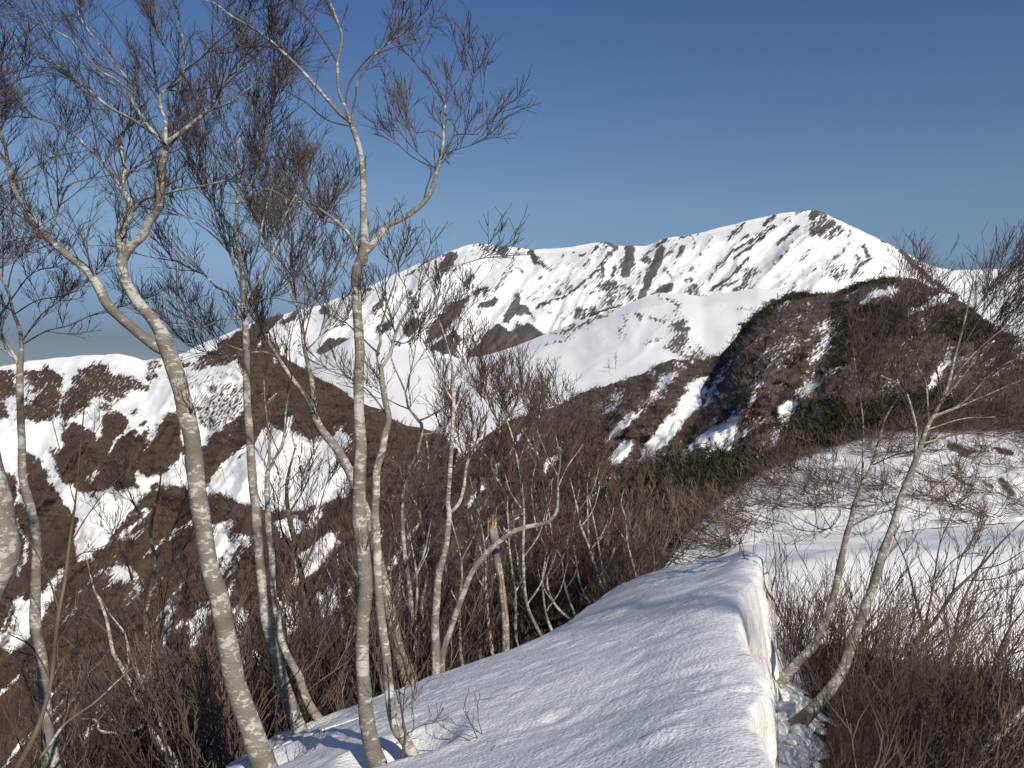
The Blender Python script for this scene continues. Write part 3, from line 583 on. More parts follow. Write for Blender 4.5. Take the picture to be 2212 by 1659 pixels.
# ------------------------------------------------------------------ near ground and snow bank
CR = np.array([(0.70,-3,-1.45),(0.80,0,-1.48),(1.07,3.4,-1.56),(1.36,4.72,-1.65),(1.70,6.23,-1.75),(1.99,7.16,-1.80),(2.30,8.0,-1.87),(2.63,8.9,-1.95),(2.87,9.7,-2.04),(2.98,10.3,-2.16),(3.05,10.75,-2.5),(3.05,11.1,-3.3)])
EL = np.array([(-3.6,-3,-2.9),(-3.2,0.5,-2.85),(-2.9,4.2,-2.95),(-2.6,6.0,-3.05),(-2.36,7.0,-3.16),(-2.05,8.2,-3.34),(-0.95,8.15,-2.98),(0.60,10.0,-2.92),(1.36,11.6,-2.84),(1.72,12.0,-2.84),(1.95,12.4,-3.05),(2.05,12.6,-3.6)])
def ground_z(x, y):
    """height of the ground under the brush, left flank falling away, right hollow nearly level"""
    xg = np.interp(y, [-5, 0.5, 4.2, 6, 7, 8.2, 9.5, 11.6, 12.5, 16, 18, 24, 40], [-3.3, -2.9, -2.6, -2.3, -2.0, -1.5, 0.4, 1.6, 2.0, 2.9, 4.0, 7.5, 15])
    zg = np.interp(y, [-5, 4, 7, 8.2, 10, 12, 16, 18, 24, 40], [-3.15, -3.2, -3.4, -3.5, -3.3, -3.25, -3.6, -3.6, -4.0, -6.0])
    dx = xg - x
    left = zg - 0.42 * np.clip(dx, 0, 4) - 0.72 * np.clip(dx - 4, 0, None)
    right = -2.95 - 0.045 * (y - 7) + 0 * x
    t = np.clip((x - xg) / 1.2, 0, 1); t = t * t * (3 - 2 * t)
    sm = lambda v: np.clip(v, 0, 1) ** 2 * (3 - 2 * np.clip(v, 0, 1))
    right = right - 1.9 * sm((x - 2.4) / 3.6) * sm((15.2 + 0.12 * (x - 6) - y) / 6.5)
    return np.where(dx > 0, left, zg * (1 - t) + right * t) + 0.12 * fbm(x / 1.7, y / 1.7, 401, 4) + 0.05 * fbm(x / .5, y / .5, 402, 3)

gx = np.linspace(-24, 22, 260)[None, :].repeat(260, 0); gy = (np.linspace(0, 1, 260) ** 1.4 * 34 - 4)[:, None].repeat(260, 1)
gz = ground_z(gx, gy)
xw = np.interp(gy, CR[:, 1], CR[:, 0])
rightside = gx > np.interp(gy, [-5, 7, 8.2, 11.6, 12.5, 16, 18, 30], [-2, -1.5, -1, 1.8, 2.3, 3.6, 4.6, 11])
# brush litter under the right thicket, snow beyond it
pxg = CX + F * gx / np.maximum(gy, .3); pyg = CY - F * gz / np.maximum(gy, .3)
th = np.interp(pxg, [1500, 1690, 1760, 1850, 2000, 2212, 2600], [1460, 1440, 1375, 1385, 1410, 1430, 1440]) + 40 * fbm(gx / .9, gy / .9, 411, 4)
cov = np.where(rightside, np.clip((pyg - th) / 40, 0, .86), 0.97)
cov = np.where(rightside & (gx < xw + 0.55 + 0.3 * fbm(gx / .4, gy / .4, 412, 3)), 0.08, cov)
cov = np.where((~rightside) & (fbm(gx / 1.1, gy / 1.1, 415, 4) > .28), 0.2, cov)
# a low drift gives the snow field its shaded swell
inx = np.clip((gx - 3.5) / 2, 0, 1) * np.clip((gy - 11.0) / 2, 0, 1)
gz = gz + inx * (0.28 * np.exp(-((gy - 14.5 - 0.22 * (gx - 6)) / 1.6) ** 2) + 0.35 * np.exp(-((gx - 11.5) / 3.0) ** 2) * np.exp(-((gy - 16.5) / 2.5) ** 2))
g = mesh_np('ground', np.stack([gx, gy, gz], -1).reshape(-1, 3), grid_faces(260, 260), M_NEAR, kind='structure', attrs=dict(cov=cov.ravel(), pine=0 * cov.ravel(), rock=0 * cov.ravel()), uv=np.stack([gx, gy, 0 * gx], -1).reshape(-1, 3))
g['label'] = 'near ground, brown litter on the left flank and a level snow field on the right'

# snow bank: a long slab, its top dipping left, its right edge broken off as a wall
nr = 360
def chain(P, n):
    u = np.linspace(0, len(P) - 1, n); Q = np.vstack([2 * P[0] - P[1], P, 2 * P[-1] - P[-2]])
    i = np.clip(u.astype(int), 0, len(P) - 2); t = (u - i)[:, None]
    a, b, c, d = Q[i], Q[i + 1], Q[i + 2], Q[i + 3]
    return 0.5 * (2 * b + (c - a) * t + (2 * a - 5 * b + 4 * c - d) * t * t + (3 * b - a - 3 * c + d) * t ** 3)
Cc, Ee = chain(CR, nr), chain(EL, nr)
yy = Cc[:, 1]
Cc[:, 0] += 0.05 * fbm(yy / .55, yy * 0, 501, 4) + 0.045 * fbm(yy / .16, yy * 0, 507, 3); Ee[:, :2] += (0.22 * fbm(yy / .6, yy * 0, 503, 4))[:, None]
rows = []; wl = []
tw = np.concatenate([[-0.075, -0.06, -0.045, -0.03, -0.018, -0.008], np.linspace(0, 1, 190) ** 0.92])
for t in tw:
    tt = max(t, 0)
    p = Ee * (1 - tt) + Cc * tt
    p[:, 2] += 0.10 * math.sin(math.pi * tt) + 0.06 * math.exp(-((tt - 0.93) / .09) ** 2) - 0.03 * tt ** 40
    if t < 0:
        p[:, 0] += t * 3.2; p[:, 2] -= (np.array(-t) / 0.075) ** 0.6 * 0.55
    rows.append(p); wl.append(np.zeros(nr))
lip = rows[-1].copy()
tang = np.gradient(Cc[:, :2], axis=0); nx_, ny_ = tang[:, 1], -tang[:, 0]; ln_ = np.hypot(nx_, ny_) + 1e-9; nx_ /= ln_; ny_ /= ln_
for s in np.linspace(0, 1, 34)[1:]:
    p = lip.copy()
    h = 1.25 * s
    outw = 0.035 * math.sqrt(min(1, s / 0.05)) + 0.24 * s - 0.08 * math.sin(math.pi * min(1, s * 1.2))
    al = np.cumsum(np.concatenate([[0], np.hypot(np.diff(Cc[:, 0]), np.diff(Cc[:, 1]))]))
    fl = 0.045 * ridged(al / .16 + 0.6 * s, 0 * al + s * 0.9, 511, 3) * min(1, s * 5) + 0.06 * fbm(al / .5, 0 * al + s * 2.5, 513, 4)
    crk = -0.10 * np.exp(-((al - 11.35 - 0.12 * s) / .035) ** 2) - 0.08 * np.exp(-((al - 12.1 + 0.2 * s) / .03) ** 2)
    p[:, 0] += nx_ * (outw + fl + crk * min(1, s * 8)); p[:, 1] += ny_ * (outw + fl + crk * min(1, s * 8)); p[:, 2] -= h
    rows.append(p); wl.append(np.full(nr, min(1.0, s * 9)))
R_ = np.stack(rows, 1); W_ = np.stack(wl, 1)
x_, y_ = R_[..., 0], R_[..., 1]
topm = 1 - np.clip(W_, 0, 1)
a_, b_ = x_ * .93 + y_ * .36, -x_ * .36 + y_ * .93
R_[..., 2] += topm * (0.045 * fbm(x_ / 1.5, y_ / 1.5, 521, 2) + 0.009 * fbm(a_ / .24, b_ / .11, 523, 3) + (0.003 + 0.009 * np.clip(fbm(x_ / .9, y_ / .9, 527, 3) + .4, 0, 1)) * fbm(a_ / .10, b_ / .05, 525, 3))
# old boot dents and lumps, a low drift line near the far end
for k in range(30):
    cx, cy = RNG.uniform(-1.3, 1.4), RNG.uniform(3.6, 7.5); r = RNG.uniform(.03, .065); hgt = RNG.choice([-.022, .020]) * RNG.uniform(.5, 1.1)
    q = ((x_ - cx) / (r * 1.7)) ** 2 + ((y_ - cy) / r) ** 2
    R_[..., 2] += topm * hgt * np.exp(-q)
dr = y_ - (7.9 + 0.35 * (x_ - 1.2))
R_[..., 2] += topm * 0.045 * np.clip((x_ + .2) / 1.5, 0, 1) / (1 + np.exp(-dr / .05)) * np.exp(-np.clip(dr, 0, None) / .8)
# melt wells where stems come through
for wx_, wy_, wr_ in ((-1.74, 6.2, .26), (-.80, 5.2, .22), (-.58, 5.2, .20), (-1.80, 7.6, .26), (-.86, 9.2, .3), (-1.1, 7.9, .2)):
    dd = np.hypot(x_ - wx_, y_ - wy_) / wr_
    R_[..., 2] += topm * (-.16 * np.exp(-dd ** 2) + .02 * np.exp(-((dd - 1.5) / .4) ** 2))
bank = mesh_np('snow_bank', R_.reshape(-1, 3), grid_faces(nr, R_.shape[1]), M_SNOW, kind='structure', attrs=dict(wall=W_.ravel()))
bank['label'] = 'long bank of old snow with a broken-off wall along its right edge'

def bank_z(x, y):
    """height of the bank's top at (x, y), or of the ground beside it"""
    d2 = (x_[:, :-33] - x) ** 2 + (y_[:, :-33] - y) ** 2
    i = np.unravel_index(np.argmin(d2), d2.shape)
    if d2[i] < 0.01: return float(R_[i[0], i[1], 2])
    return float(ground_z(np.array([x]), np.array([y]))[0])

# broken snow lumps along the foot of the wall
def lump(name, c, r, seed):
    u = np.linspace(0, math.pi, 10); v = np.linspace(0, 2 * math.pi, 15)[:-1]
    U, Vv = np.meshgrid(u, v, indexing='ij')
    n = 1 + np.sin(U) * (0.5 * fbm(np.sin(U) * np.cos(Vv) * 1.6 + seed, np.sin(U) * np.sin(Vv) * 1.6 + seed * 2.3 + np.cos(U) * 2, 600 + seed, 3))
    X = np.stack([np.sin(U) * np.cos(Vv) * r[0] * n, np.sin(U) * np.sin(Vv) * r[1] * n, np.cos(U) * r[2] * n], -1) + np.asarray(c)
    nu, nv = X.shape[:2]
    idx = np.arange(nu * nv).reshape(nu, nv)
    a = idx[:-1, :]; b = idx[1:, :]
    Fq = np.stack([a, np.roll(a, -1, 1), np.roll(b, -1, 1), b], -1).reshape(-1, 4)
    return X.reshape(-1, 3), Fq
VV, FF, off = [], [], 0
for k in range(120):
    y = RNG.uniform(4.6, 8.2); x = np.interp(y, CR[:, 1], CR[:, 0]) + 0.30 + abs(RNG.normal(0, .16)) + max(0, (7 - y)) * .05
    r = RNG.uniform(.03, .085)
    v_, f_ = lump('l', (x, y, ground_z(np.array([x]), np.array([y]))[0] + RNG.uniform(-.03, .04)), (r * RNG.uniform(.8, 1.6), r * RNG.uniform(.8, 1.6), r * RNG.uniform(.5, 1)), k)
    VV.append(v_); FF.append(f_ + off); off += len(v_)
lumps = mesh_np('snow_lumps', np.concatenate(VV), np.concatenate(FF), M_SNOW, kind='stuff', attrs=dict(wall=np.zeros(off)))
lumps['label'] = 'broken lumps of snow along the foot of the bank wall'; lumps['category'] = 'snow lumps'

# ------------------------------------------------------------------ trees
TREES = []
def tree(name, label, d, stems, limbs, bark=None, twig=None, seed=0, lv=(6, 6, 5), bough=(0.25, 0.9), spread=(25, 58), up=0.32, dep=0.35, base=True,
         t_limb=(0.22, 1.0), stem_twigs=0, rmin=0.0015, cat='tree', lean=(0, 0, 0), group=None, flare=1.3, dmap=None):
    """stems / limbs are traced centre lines (x, y, width) in the photo frame; d is the distance of the foot. Limbs spread in depth too."""
    bark = bark or M_BEECH; twig = twig or M_TWIG
    rng = np.random.default_rng(100 + seed)
    root = bpy.data.objects.new(name, None); COL.objects.link(root)
    def to3(pts, d0, amp, sgn):
        n = len(pts); out = []
        for i, (x, y, wd) in enumerate(pts):
            dd = d0 + amp * sgn * (i / max(1, n - 1)) ** 1.3
            out.append(np.append(P3(x, y, dd), 0.83 * wd / 2 / F * dd))
        return np.array(out)
    lines = []; first = None
    for i, st in enumerate(stems):
        q = to3(st, d + (0.0 if i == 0 else rng.uniform(-.12, .12)), dep * 0.6, rng.uniform(-1, 1))
        if first is None: first = q[0, :3].copy()
        lines.append(('trunk', q, 14))
    for lb in limbs:
        # start a limb at the depth of the stem point nearest to its first pixel
        best = None
        for _, q, _ in lines:
            qx = CX + F * q[:, 0] / q[:, 1]; qy = CY - F * q[:, 2] / q[:, 1]
            cq = catmull(np.stack([qx, qy, q[:, 1]], 1), 40)
            dist = np.hypot(cq[:, 0] - lb[0][0], cq[:, 1] - lb[0][1]); j = int(np.argmin(dist))
            if best is None or dist[j] < best[0]: best = (dist[j], cq[j, 2])
        ln = sum(math.hypot(a[0] - b[0], a[1] - b[1]) for a, b in zip(lb[:-1], lb[1:])) / F * d
        q = to3(lb, best[1], min(dep, 0.45 * ln), rng.choice([-1, 1]) * rng.uniform(.5, 1.2))
        lines.append(('limb', q, 8))
    root.location = first
    par = []; segs_s = []
    for kind, q, k in lines:
        n = max(8, min(64, int(len(q) * 5)))
        c = catmull(q, n)
        c[:, 3] = np.maximum(c[:, 3], rmin)
        # slight irregularity of the stem
        jit = rng.normal(size=(n, 3)); jit = np.cumsum(jit, 0) * 0.0; 
        rad = c[:, 3] * (1 + 0.05 * fbm(np.arange(n) / 3.0, np.full(n, seed * 3.1 + 0.5), 700 + seed, 3))
        if kind == 'trunk' and flare > 1: rad = rad * (1 + (flare - 1) * np.exp(-np.arange(n) / (n * .06)))
        V, Fq = tubes([(c[None, :, :3] - first, rad[None], k)])
        if rad.max() > .012:
            ph = np.arange(k) * 2 * math.pi / k; al = np.linspace(0, len(q) * 1.6, n)
            bump = 1 + 0.09 * fbm(np.cos(ph)[None, :] * 1.1 + al[:, None], np.sin(ph)[None, :] * 1.1 + seed, 720 + seed, 3)
            for kk in range(3):
                a0, p0 = rng.uniform(.1, .9) * al[-1], rng.uniform(0, 2 * math.pi)
                bump += 0.16 * np.exp(-((al[:, None] - a0) / .35) ** 2) * np.clip(np.cos(ph[None, :] - p0), 0, 1) ** 2
            V = ((V.reshape(n, k, 3) - (c[:, None, :3] - first)) * bump[..., None] + (c[:, None, :3] - first)).reshape(-1, 3)
        o = mesh_np(kind, V, Fq, bark if rad.max() > 0.008 else twig, parent=root)
        r24 = catmull(np.column_stack([c[:, :3], rad]), 24)
        (segs_s if kind == 'trunk' else par).append((r24[:, :3], np.maximum(r24[:, 3], rmin)))
    groups = []
    PL = par + segs_s
    lens = [np.linalg.norm(np.diff(p, axis=0), axis=1).sum() for p, _ in PL]
    P1 = []; R1 = []
    for li, ((p, r), L) in enumerate(zip(PL, lens)):
        trunk = li >= len(par)
        k = max(3, int(lv[0] * (L / 0.9) ** 0.75)) if not trunk else int(stem_twigs * L)
        if k <= 0: continue
        # density rises towards the thin end of a limb
        tr = t_limb if not trunk else (0.35, 1.0)
        a, b = spawn(p[None], r[None], rng, k, tr, (bough[0], bough[1]) if not trunk else (bough[0] * .8, bough[1] * .6), spread, up, 6, .55, rmin * 1.3, .11, .26, lean, .40, None, .0075 * d / 6)
        P1.append(a); R1.append(b)
    for (p, r), L in zip(par, lens):
        if r[-1] > .011: continue     # the leading shoot of each limb goes on
        a, b = spawn(p[None], r[None], rng, 2, (.97, 1.0), (bough[0], bough[1] * .7), (4, 24), up * .5, 6, .8, rmin * 1.2, .12, .2, lean, 0)
        P1.append(a); R1.append(b)
    P1 = np.concatenate(P1); R1 = np.concatenate(R1); groups.append((P1, R1, 4))
    P2, R2 = spawn(P1, R1, rng, lv[1], (.08, 1), (bough[0] * .45, bough[1] * .60), (20, 50), up * .5, 5, .65, rmin * 1.05, .11, .18, lean, .45); groups.append((P2, R2, 3))
    if lv[2]:
        P3_, R3 = spawn(P2, R2, rng, lv[2], (.10, 1), (bough[0] * .28, bough[1] * .30), (20, 48), up * .4, 4, .75, rmin * 1.0, .11, .12, lean, .40); groups.append((P3_, R3, 1))
    V, Fq = tubes([(p - first, r, k) for p, r, k in groups])
    mesh_np('twigs', V, Fq, twig, parent=root, kind='stuff')
    tag(root, label, cat, group)
    return root

def T(s): return [tuple(float(v) for v in t.split(',')) for t in s.split()]

# the crooked forked tree at the left
tree('beech_tree', 'crooked grey tree with lichen, forking low into two stems over the left snow edge', 6.2,
 [T('606,1760,70 572,1659,62 545,1580,57 510,1480,53 490,1380,52 472,1290,50 452,1220,46 440,1150,46 425,1050,45 415,950,44 395,860,43 378,800,42 358,745,42 350,722,36 327,686,30 300,656,28 277,620,27 263,583,27 266,553,26'),],
 [T('360,760,30 333,746,29 300,720,27 260,686,26 233,660,26 213,620,25 187,583,22 147,553,20 103,513,17 83,483,15 50,443,13 27,400,11 17,350,9 7,300,7 -20,230,4'),
  T('266,560,24 283,533,24 307,510,24 320,483,23 337,460,22 345,437,22 347,383,22 350,360,20 357,320,20 358,308,18'),
  T('264,548,19 267,493,18 283,457,18 277,430,16 263,407,14 267,390,12 268,360,10 263,320,9 267,287,8 280,267,6 283,233,4'),
  T('262,550,15 257,533,14 253,497,12'),
  T('285,457,10 300,440,9 320,427,9 350,422,8 377,413,7 433,403,5 500,387,3'), T('263,405,9 240,377,8 217,343,8 187,317,7 163,293,6 133,273,5 100,263,4 70,253,2'), T('272,385,7 293,363,6 320,337,5 347,318,4'),
  T('356,312,12 347,303,11 320,273,10 287,220,9 280,180,7 233,120,5 180,50,3 160,0,2'), T('340,297,9 333,290,9 283,257,8 250,240,7 217,217,7 183,187,6 143,157,6 110,133,5 80,123,4 43,97,3 10,60,2'), T('285,200,6 250,173,6 217,153,5 177,113,5 143,80,4 77,47,2'),
  T('358,308,11 357,263,9 347,230,8 347,203,7 373,187,7 397,157,6 397,100,5 385,40,3 375,0,2'), T('395,155,5 433,127,4 467,93,4 510,57,3 540,20,2'), T('360,310,15 390,287,13 433,253,11 460,223,10 483,187,8 517,153,6 547,123,5 573,100,3'), T('450,240,6 500,220,5 527,200,4 560,173,3 593,137,2'), T('430,240,5 413,190,4 395,160,3 330,60,2'),
  T('105,512,8 130,440,6 150,400,5 200,385,3'), T('30,400,7 60,370,5 110,340,4 150,303,2'), T('103,515,8 60,512,6 20,520,5 -20,530,3'), T('20,360,6 -10,330,4')],
 seed=1, lv=(7, 6, 6), bough=(.26, .80), stem_twigs=0.6, spread=(22, 50))

# the tall tree in the middle of the picture
tree('beech_tree', 'tallest smooth grey tree with white lichen patches, right limb curving up against the sky', 5.2,
 [T('842,1740,52 818,1659,45 802,1606,40 792,1556,37 787,1490,35 782,1423,34 783,1356,34 787,1306,37 790,1256,36 782,1173,37 775,1106,36 776,1060,33 777,1020,32 779,953,30 775,886,28 775,820,26 777,753,25 772,686,25 769,620,26 770,586,27 782,558,28 788,533,26 787,500,20 785,460,17 785,400,16 782,360,15 779,330,14 770,300,14 759,270,13'),],
 [T('788,545,22 802,532,20 819,510,17 839,487,15 869,473,14 899,453,13 919,433,12 932,413,12 939,390,11 945,367,10 952,343,9 957,310,8 959,267,6 962,227,5'),
  T('785,575,12 779,560,11 772,543,10 762,520,10 749,500,9 729,480,9 702,460,7 665,437,6 632,437,4 592,413,3 560,407,2'), T('732,487,4 702,477,3 672,470,2'),
  T('759,268,12 749,257,10 735,247,10 709,217,9 679,183,9 649,150,8 615,117,8 582,87,7 549,63,6 500,35,5 467,10,4 430,-5,3'), T('602,108,5 573,100,5 533,103,4 500,113,3'),
  T('758,268,10 749,240,9 739,217,8 732,197,8 730,167,8 729,137,7 735,110,7 739,77,6 730,50,6 719,20,6 712,0,5 700,-60,4'), T('727,133,5 715,113,5 695,80,5 675,53,4 655,30,4 629,7,3 605,-30,2'),
  T('760,268,7 762,240,6 769,207,5 772,180,5 789,150,5 815,113,5 849,87,4 882,63,4 899,47,3 909,30,2'), T('747,238,5 749,200,4 762,167,4 795,127,4 835,93,3 865,20,2'), T('812,118,4 849,103,3 875,97,3 905,92,2 918,77,2'), T('752,272,5 715,263,4 689,247,4 662,223,3 629,203,3 612,180,2'),
  T('962,230,3.5 949,197,3 932,173,3 909,150,2.5 889,127,2 872,110,2'), T('963,230,3 975,193,3 992,170,2.5 1005,133,2'), T('953,345,6 972,310,5 982,293,4 1009,290,3 1032,290,2.5 1045,273,2 1065,263,2'), T('980,297,3 985,263,2.5 1008,233,2 1015,193,2'), T('955,300,4 929,283,3 902,287,2.5 885,267,2 875,247,2'), T('946,365,3 915,353,3 882,333,2.5 859,310,2 845,297,2'), T('935,360,2.5 895,323,2 872,297,2'), T('955,335,3 982,325,2 1018,314,2')],
 seed=2, lv=(4, 4, 4), bough=(.2, .5), stem_twigs=1.2, spread=(20, 48), t_limb=(.35, 1.0))

tree('beech_tree', 'slimmer pale blotched stem close beside the tallest tree, bending at its snowy foot', 5.2,
 [T('918,1700,36 905,1659,32 892,1633,30 875,1599,28 858,1579,27 848,1549,26 842,1506,25 835,1423,24 828,1373,24 822,1323,23 818,1273,22 815,1206,22 812,1139,21 810,1106,20 812,1073,20 814,1013,20 825,980,18 832,936,18 840,906,16 832,866,16 825,820,14 822,786,13')],
 [T('822,790,9 815,766,8 822,740,8 822,713,7 832,673,6 845,633,5 852,613,4 862,560,3'), T('824,795,10 842,766,8 852,730,8 865,696,7 888,663,6 905,626,5 949,586,4 992,573,3 1049,556,2'), T('820,765,6 802,750,5 788,736,4 740,690,3 700,650,2'), T('838,900,5 800,850,4 760,820,3 710,800,2'), T('840,900,4 870,930,4 878,985,3 880,1020,2'), T('818,1010,6 860,1025,4 920,1015,3 970,1010,2'), T('848,736,4 880,740,3 930,700,2'), T('812,1075,5 850,1085,3 900,1080,2')],
 bark=M_PALE, seed=3, lv=(5, 5, 4), bough=(.18, .5), stem_twigs=.8)

# saplings at its foot
tree('sapling', 'thin brown sapling rising from the snow in front of the pale stem', 4.9,
 [T('865,1690,9 868,1640,8 875,1590,7 868,1540,5 860,1480,4 850,1420,3')], [T('869,1575,4 872,1515,3 878,1460,2'), T('874,1590,3 905,1570,3 935,1562,2'), T('866,1540,3 885,1520,2 898,1500,2'), T('862,1520,3 850,1470,2')], bark=M_TWIGR, twig=M_TWIGR, seed=4, lv=(3, 2, 0), bough=(.1, .25), cat='sapling')

# straight tree with a wide dense crown, left of centre
tree('beech_tree', 'straight pale-ringed tree with a dense dark crown between the two main trees', 7.6,
 [T('680,1670,42 667,1622,36 633,1539,33 617,1489,30 600,1439,28 587,1389,26 573,1339,25 567,1273,24 560,1206,24 553,1106,24 547,1053,22 540,953,21 533,853,20 533,770,18 530,703,17 527,653,15 523,586,13 518,553,12 510,500,10 513,433,8 517,367,6 513,317,5 533,267,3')],
 [T('521,666,7 493,633,6 467,620,6 443,596,5 417,583,5 383,566,4 350,560,3 310,553,2'), T('528,655,8 537,640,7 567,593,6 587,553,5 610,480,4 640,420,3'), T('523,592,5 490,540,4 450,500,4 400,470,3 350,460,2'), T('507,500,5 467,450,4 430,400,3 400,330,2'), T('514,440,5 550,383,4 567,333,3 580,240,2'), T('513,422,4 467,340,3 433,300,3 415,260,2'), T('526,640,6 500,560,5 470,480,4 450,400,3'), T('525,620,6 555,540,5 570,470,4 590,400,3'), T('530,700,5 560,650,4 600,640,3 640,600,2'), T('528,690,5 480,690,4 430,710,3 370,700,2'), T('532,760,5 480,740,4 430,700,3 400,680,2'), T('515,400,4 540,320,3 560,260,2 600,200,2'), T('518,360,4 500,300,3 480,240,2 470,200,2'), T('520,570,5 540,500,4 545,420,3 550,350,2')],
 seed=5, lv=(7, 6, 5), bough=(.28, .85), up=.45, spread=(18, 42), rmin=.002, stem_twigs=.8)

tree('beech_tree', 'slim lichen-spotted stem leaning beside the straight pale-ringed tree, forking low', 8.0,
 [T('730,1630,32 717,1600,28 700,1570,24 667,1520,22 645,1460,20 633,1439,19 610,1389,18 600,1339,17 590,1273,16 587,1206,16 580,1139,15 577,1060,14 578,1020,13')],
 [T('578,1030,9 582,980,8 578,920,6 572,863,4 570,820,2'), T('579,1020,9 597,985,8 612,953,7 618,886,5 625,840,3'), T('577,1010,6 560,980,5 545,960,3')], bark=M_PALE, seed=6, lv=(3, 4, 3), bough=(.2, .5), stem_twigs=.6)

tree('beech_tree', 'tree leaning left behind the tallest trunk, splitting into two dark bushy crowns', 9.6,
 [T('905,1530,44 892,1490,40 865,1420,34 845,1330,29 820,1220,26 795,1120,24 762,1036,23 728,970,22 695,930,20 676,890,18')],
 [T('680,900,14 675,836,14 669,803,12 658,753,11 652,703,10 645,670,9 635,636,8 629,553,7 633,500,6 617,433,5 627,367,3'), T('690,925,12 675,886,12 658,853,12 632,820,11 599,770,10 569,720,9 555,686,8 545,640,6 535,600,4'), T('652,700,6 690,640,5 720,590,4 760,560,3'), T('645,668,6 620,620,5 590,560,4 570,500,3'), T('632,590,5 660,520,4 690,470,3 720,430,2'), T('630,560,5 600,500,4 590,430,3'), T('600,770,5 560,760,4 500,770,3 440,760,2'), T('630,520,5 650,450,4 660,390,3'), T('660,760,5 700,720,4 740,700,3'), T('640,650,5 670,580,4 690,540,3 700,480,2')],
 bark=M_BEECH, seed=7, lv=(7, 6, 5), bough=(.3, .95), up=.45, spread=(18, 44), rmin=.0024, stem_twigs=.4)

# far left
tree('beech_tree', 'leaning grey tree near the left edge with a drooping fan of twigs', 7.5,
 [T('125,1720,34 117,1659,31 103,1573,29 97,1506,28 90,1423,28 77,1356,27 77,1273,25 80,1173,23 67,1100,22 50,1036,21 47,953,19 43,853,18 43,793,16 47,753,11 43,713,9 30,680,8 17,630,7 0,596,6 -20,540,4')],
 [T('42,795,10 30,766,9 13,740,8 0,723,8 -40,690,6'), T('40,785,7 15,760,6 -10,750,6 -50,740,4'), T('48,745,4 100,716,3.5 150,703,3 200,680,2.5 240,670,2 277,656,2'), T('22,650,4 67,593,3 117,576,2 135,560,2'), T('30,680,4 80,650,3 150,635,2.5 200,600,2'), T('15,630,4 30,570,3 60,540,2'), T('5,600,4 10,530,3 30,490,2'), T('46,740,4 90,680,3 130,650,2'), T('-10,570,4 -5,480,3 20,440,2')],
 seed=8, lv=(6, 6, 5), bough=(.2, .6), rmin=.002, stem_twigs=.3)

tree('beech_tree', 'thick pale trunk cut off by the left edge of the picture', 4.6,
 [T('-230,1700,76 -120,1450,74 -60,1340,72 -15,1250,82 0,1180,84 -5,1100,76 -22,1020,66 -50,900,60 -90,760,50 -120,600,40 -140,420,30')], [T('-90,760,20 -60,660,14 -50,560,8 -40,470,4'), T('-130,560,18 -100,400,12 -60,300,6 -30,200,3'), T('-135,480,16 -160,300,10 -120,150,5 -60,60,3'), T('-60,660,6 -20,600,4 20,560,2'), T('-100,400,6 -40,260,4 10,180,2')],
 seed=9, lv=(6, 6, 5), bough=(.2, .55), stem_twigs=.2)

tree('sapling', 'thin brown sapling rising from the lower left corner past the brush', 6.0,
 [T('20,1700,15 37,1659,14 67,1606,13 90,1549,12 110,1473,10 117,1406,10 127,1323,9 140,1256,8 150,1173,7 160,1106,6 163,1086,5 170,1003,4 180,903,3 190,793,2')],
 [T('128,1320,5 105,1250,4 70,1180,3 30,1130,2'), T('150,1180,4 185,1120,3 230,1060,2 280,1010,2'), T('118,1400,5 160,1330,3 200,1260,2'), T('162,1090,3 140,1010,2 110,900,2'), T('110,1470,5 70,1400,4 20,1370,2'), T('172,1000,3 210,930,2 240,880,2'), T('140,1250,4 170,1200,3 215,1190,2')], bark=M_BRUSH, twig=M_TWIGR, seed=10, lv=(4, 3, 2), bough=(.15, .4), cat='sapling', stem_twigs=1)
tree('sapling', 'thin white-barked stem slanting up right from the lower left corner', 6.6,
 [T('40,1700,8 67,1659,7 100,1620,7 133,1573,7 160,1549,6 207,1516,5 260,1466,4 290,1440,2')], [T('133,1575,5 160,1500,4 190,1440,3 200,1400,2'), T('160,1549,4 230,1530,3 285,1510,2'), T('100,1620,4 90,1560,3 60,1480,2')], bark=M_PALE, seed=11, lv=(3, 3, 0), bough=(.12, .35), cat='sapling')

tree('birch_tree', 'lichen-spotted tree leaning left out of the lower left brush, horizontal dead limb', 8.4,
 [T('400,1690,26 383,1659,24 360,1623,22 333,1589,20 313,1539,18 293,1499,16 273,1456,14 247,1416,10 240,1389,9 230,1339,8 213,1293,6 203,1273,5 185,1200,3')],
 [T('275,1455,8 277,1406,7 267,1366,5 240,1330,3 215,1290,2'), T('315,1560,8 300,1573,8 267,1583,8 217,1579,7 207,1556,6 167,1553,4'), T('355,1620,11 350,1573,11 333,1533,10 313,1500,8 290,1430,5'), T('235,1370,4 200,1340,3 150,1330,2'), T('295,1500,5 320,1440,4 330,1380,2')], bark=M_PALE, seed=12, lv=(4, 4, 3), bough=(.2, .55), stem_twigs=.8)
tree('birch_tree', 'dark many-branched tree behind the lower left brush', 12.5,
 [T('340,1560,16 330,1480,14 322,1400,14 315,1330,14 325,1280,12 335,1210,10 325,1150,8 345,1050,5 350,980,3')], [T('318,1330,7 290,1270,6 270,1200,4 240,1150,2'), T('326,1280,7 365,1230,6 400,1180,4 430,1130,2'), T('335,1210,5 370,1150,4 400,1080,2'), T('325,1150,5 290,1090,4 270,1040,2'), T('322,1400,7 370,1350,5 400,1290,3'), T('330,1440,7 290,1390,5 250,1360,3')], bark=M_DARKB, twig=M_TWIG, seed=13, lv=(5, 5, 3), bough=(.35, 1.0), rmin=.003)
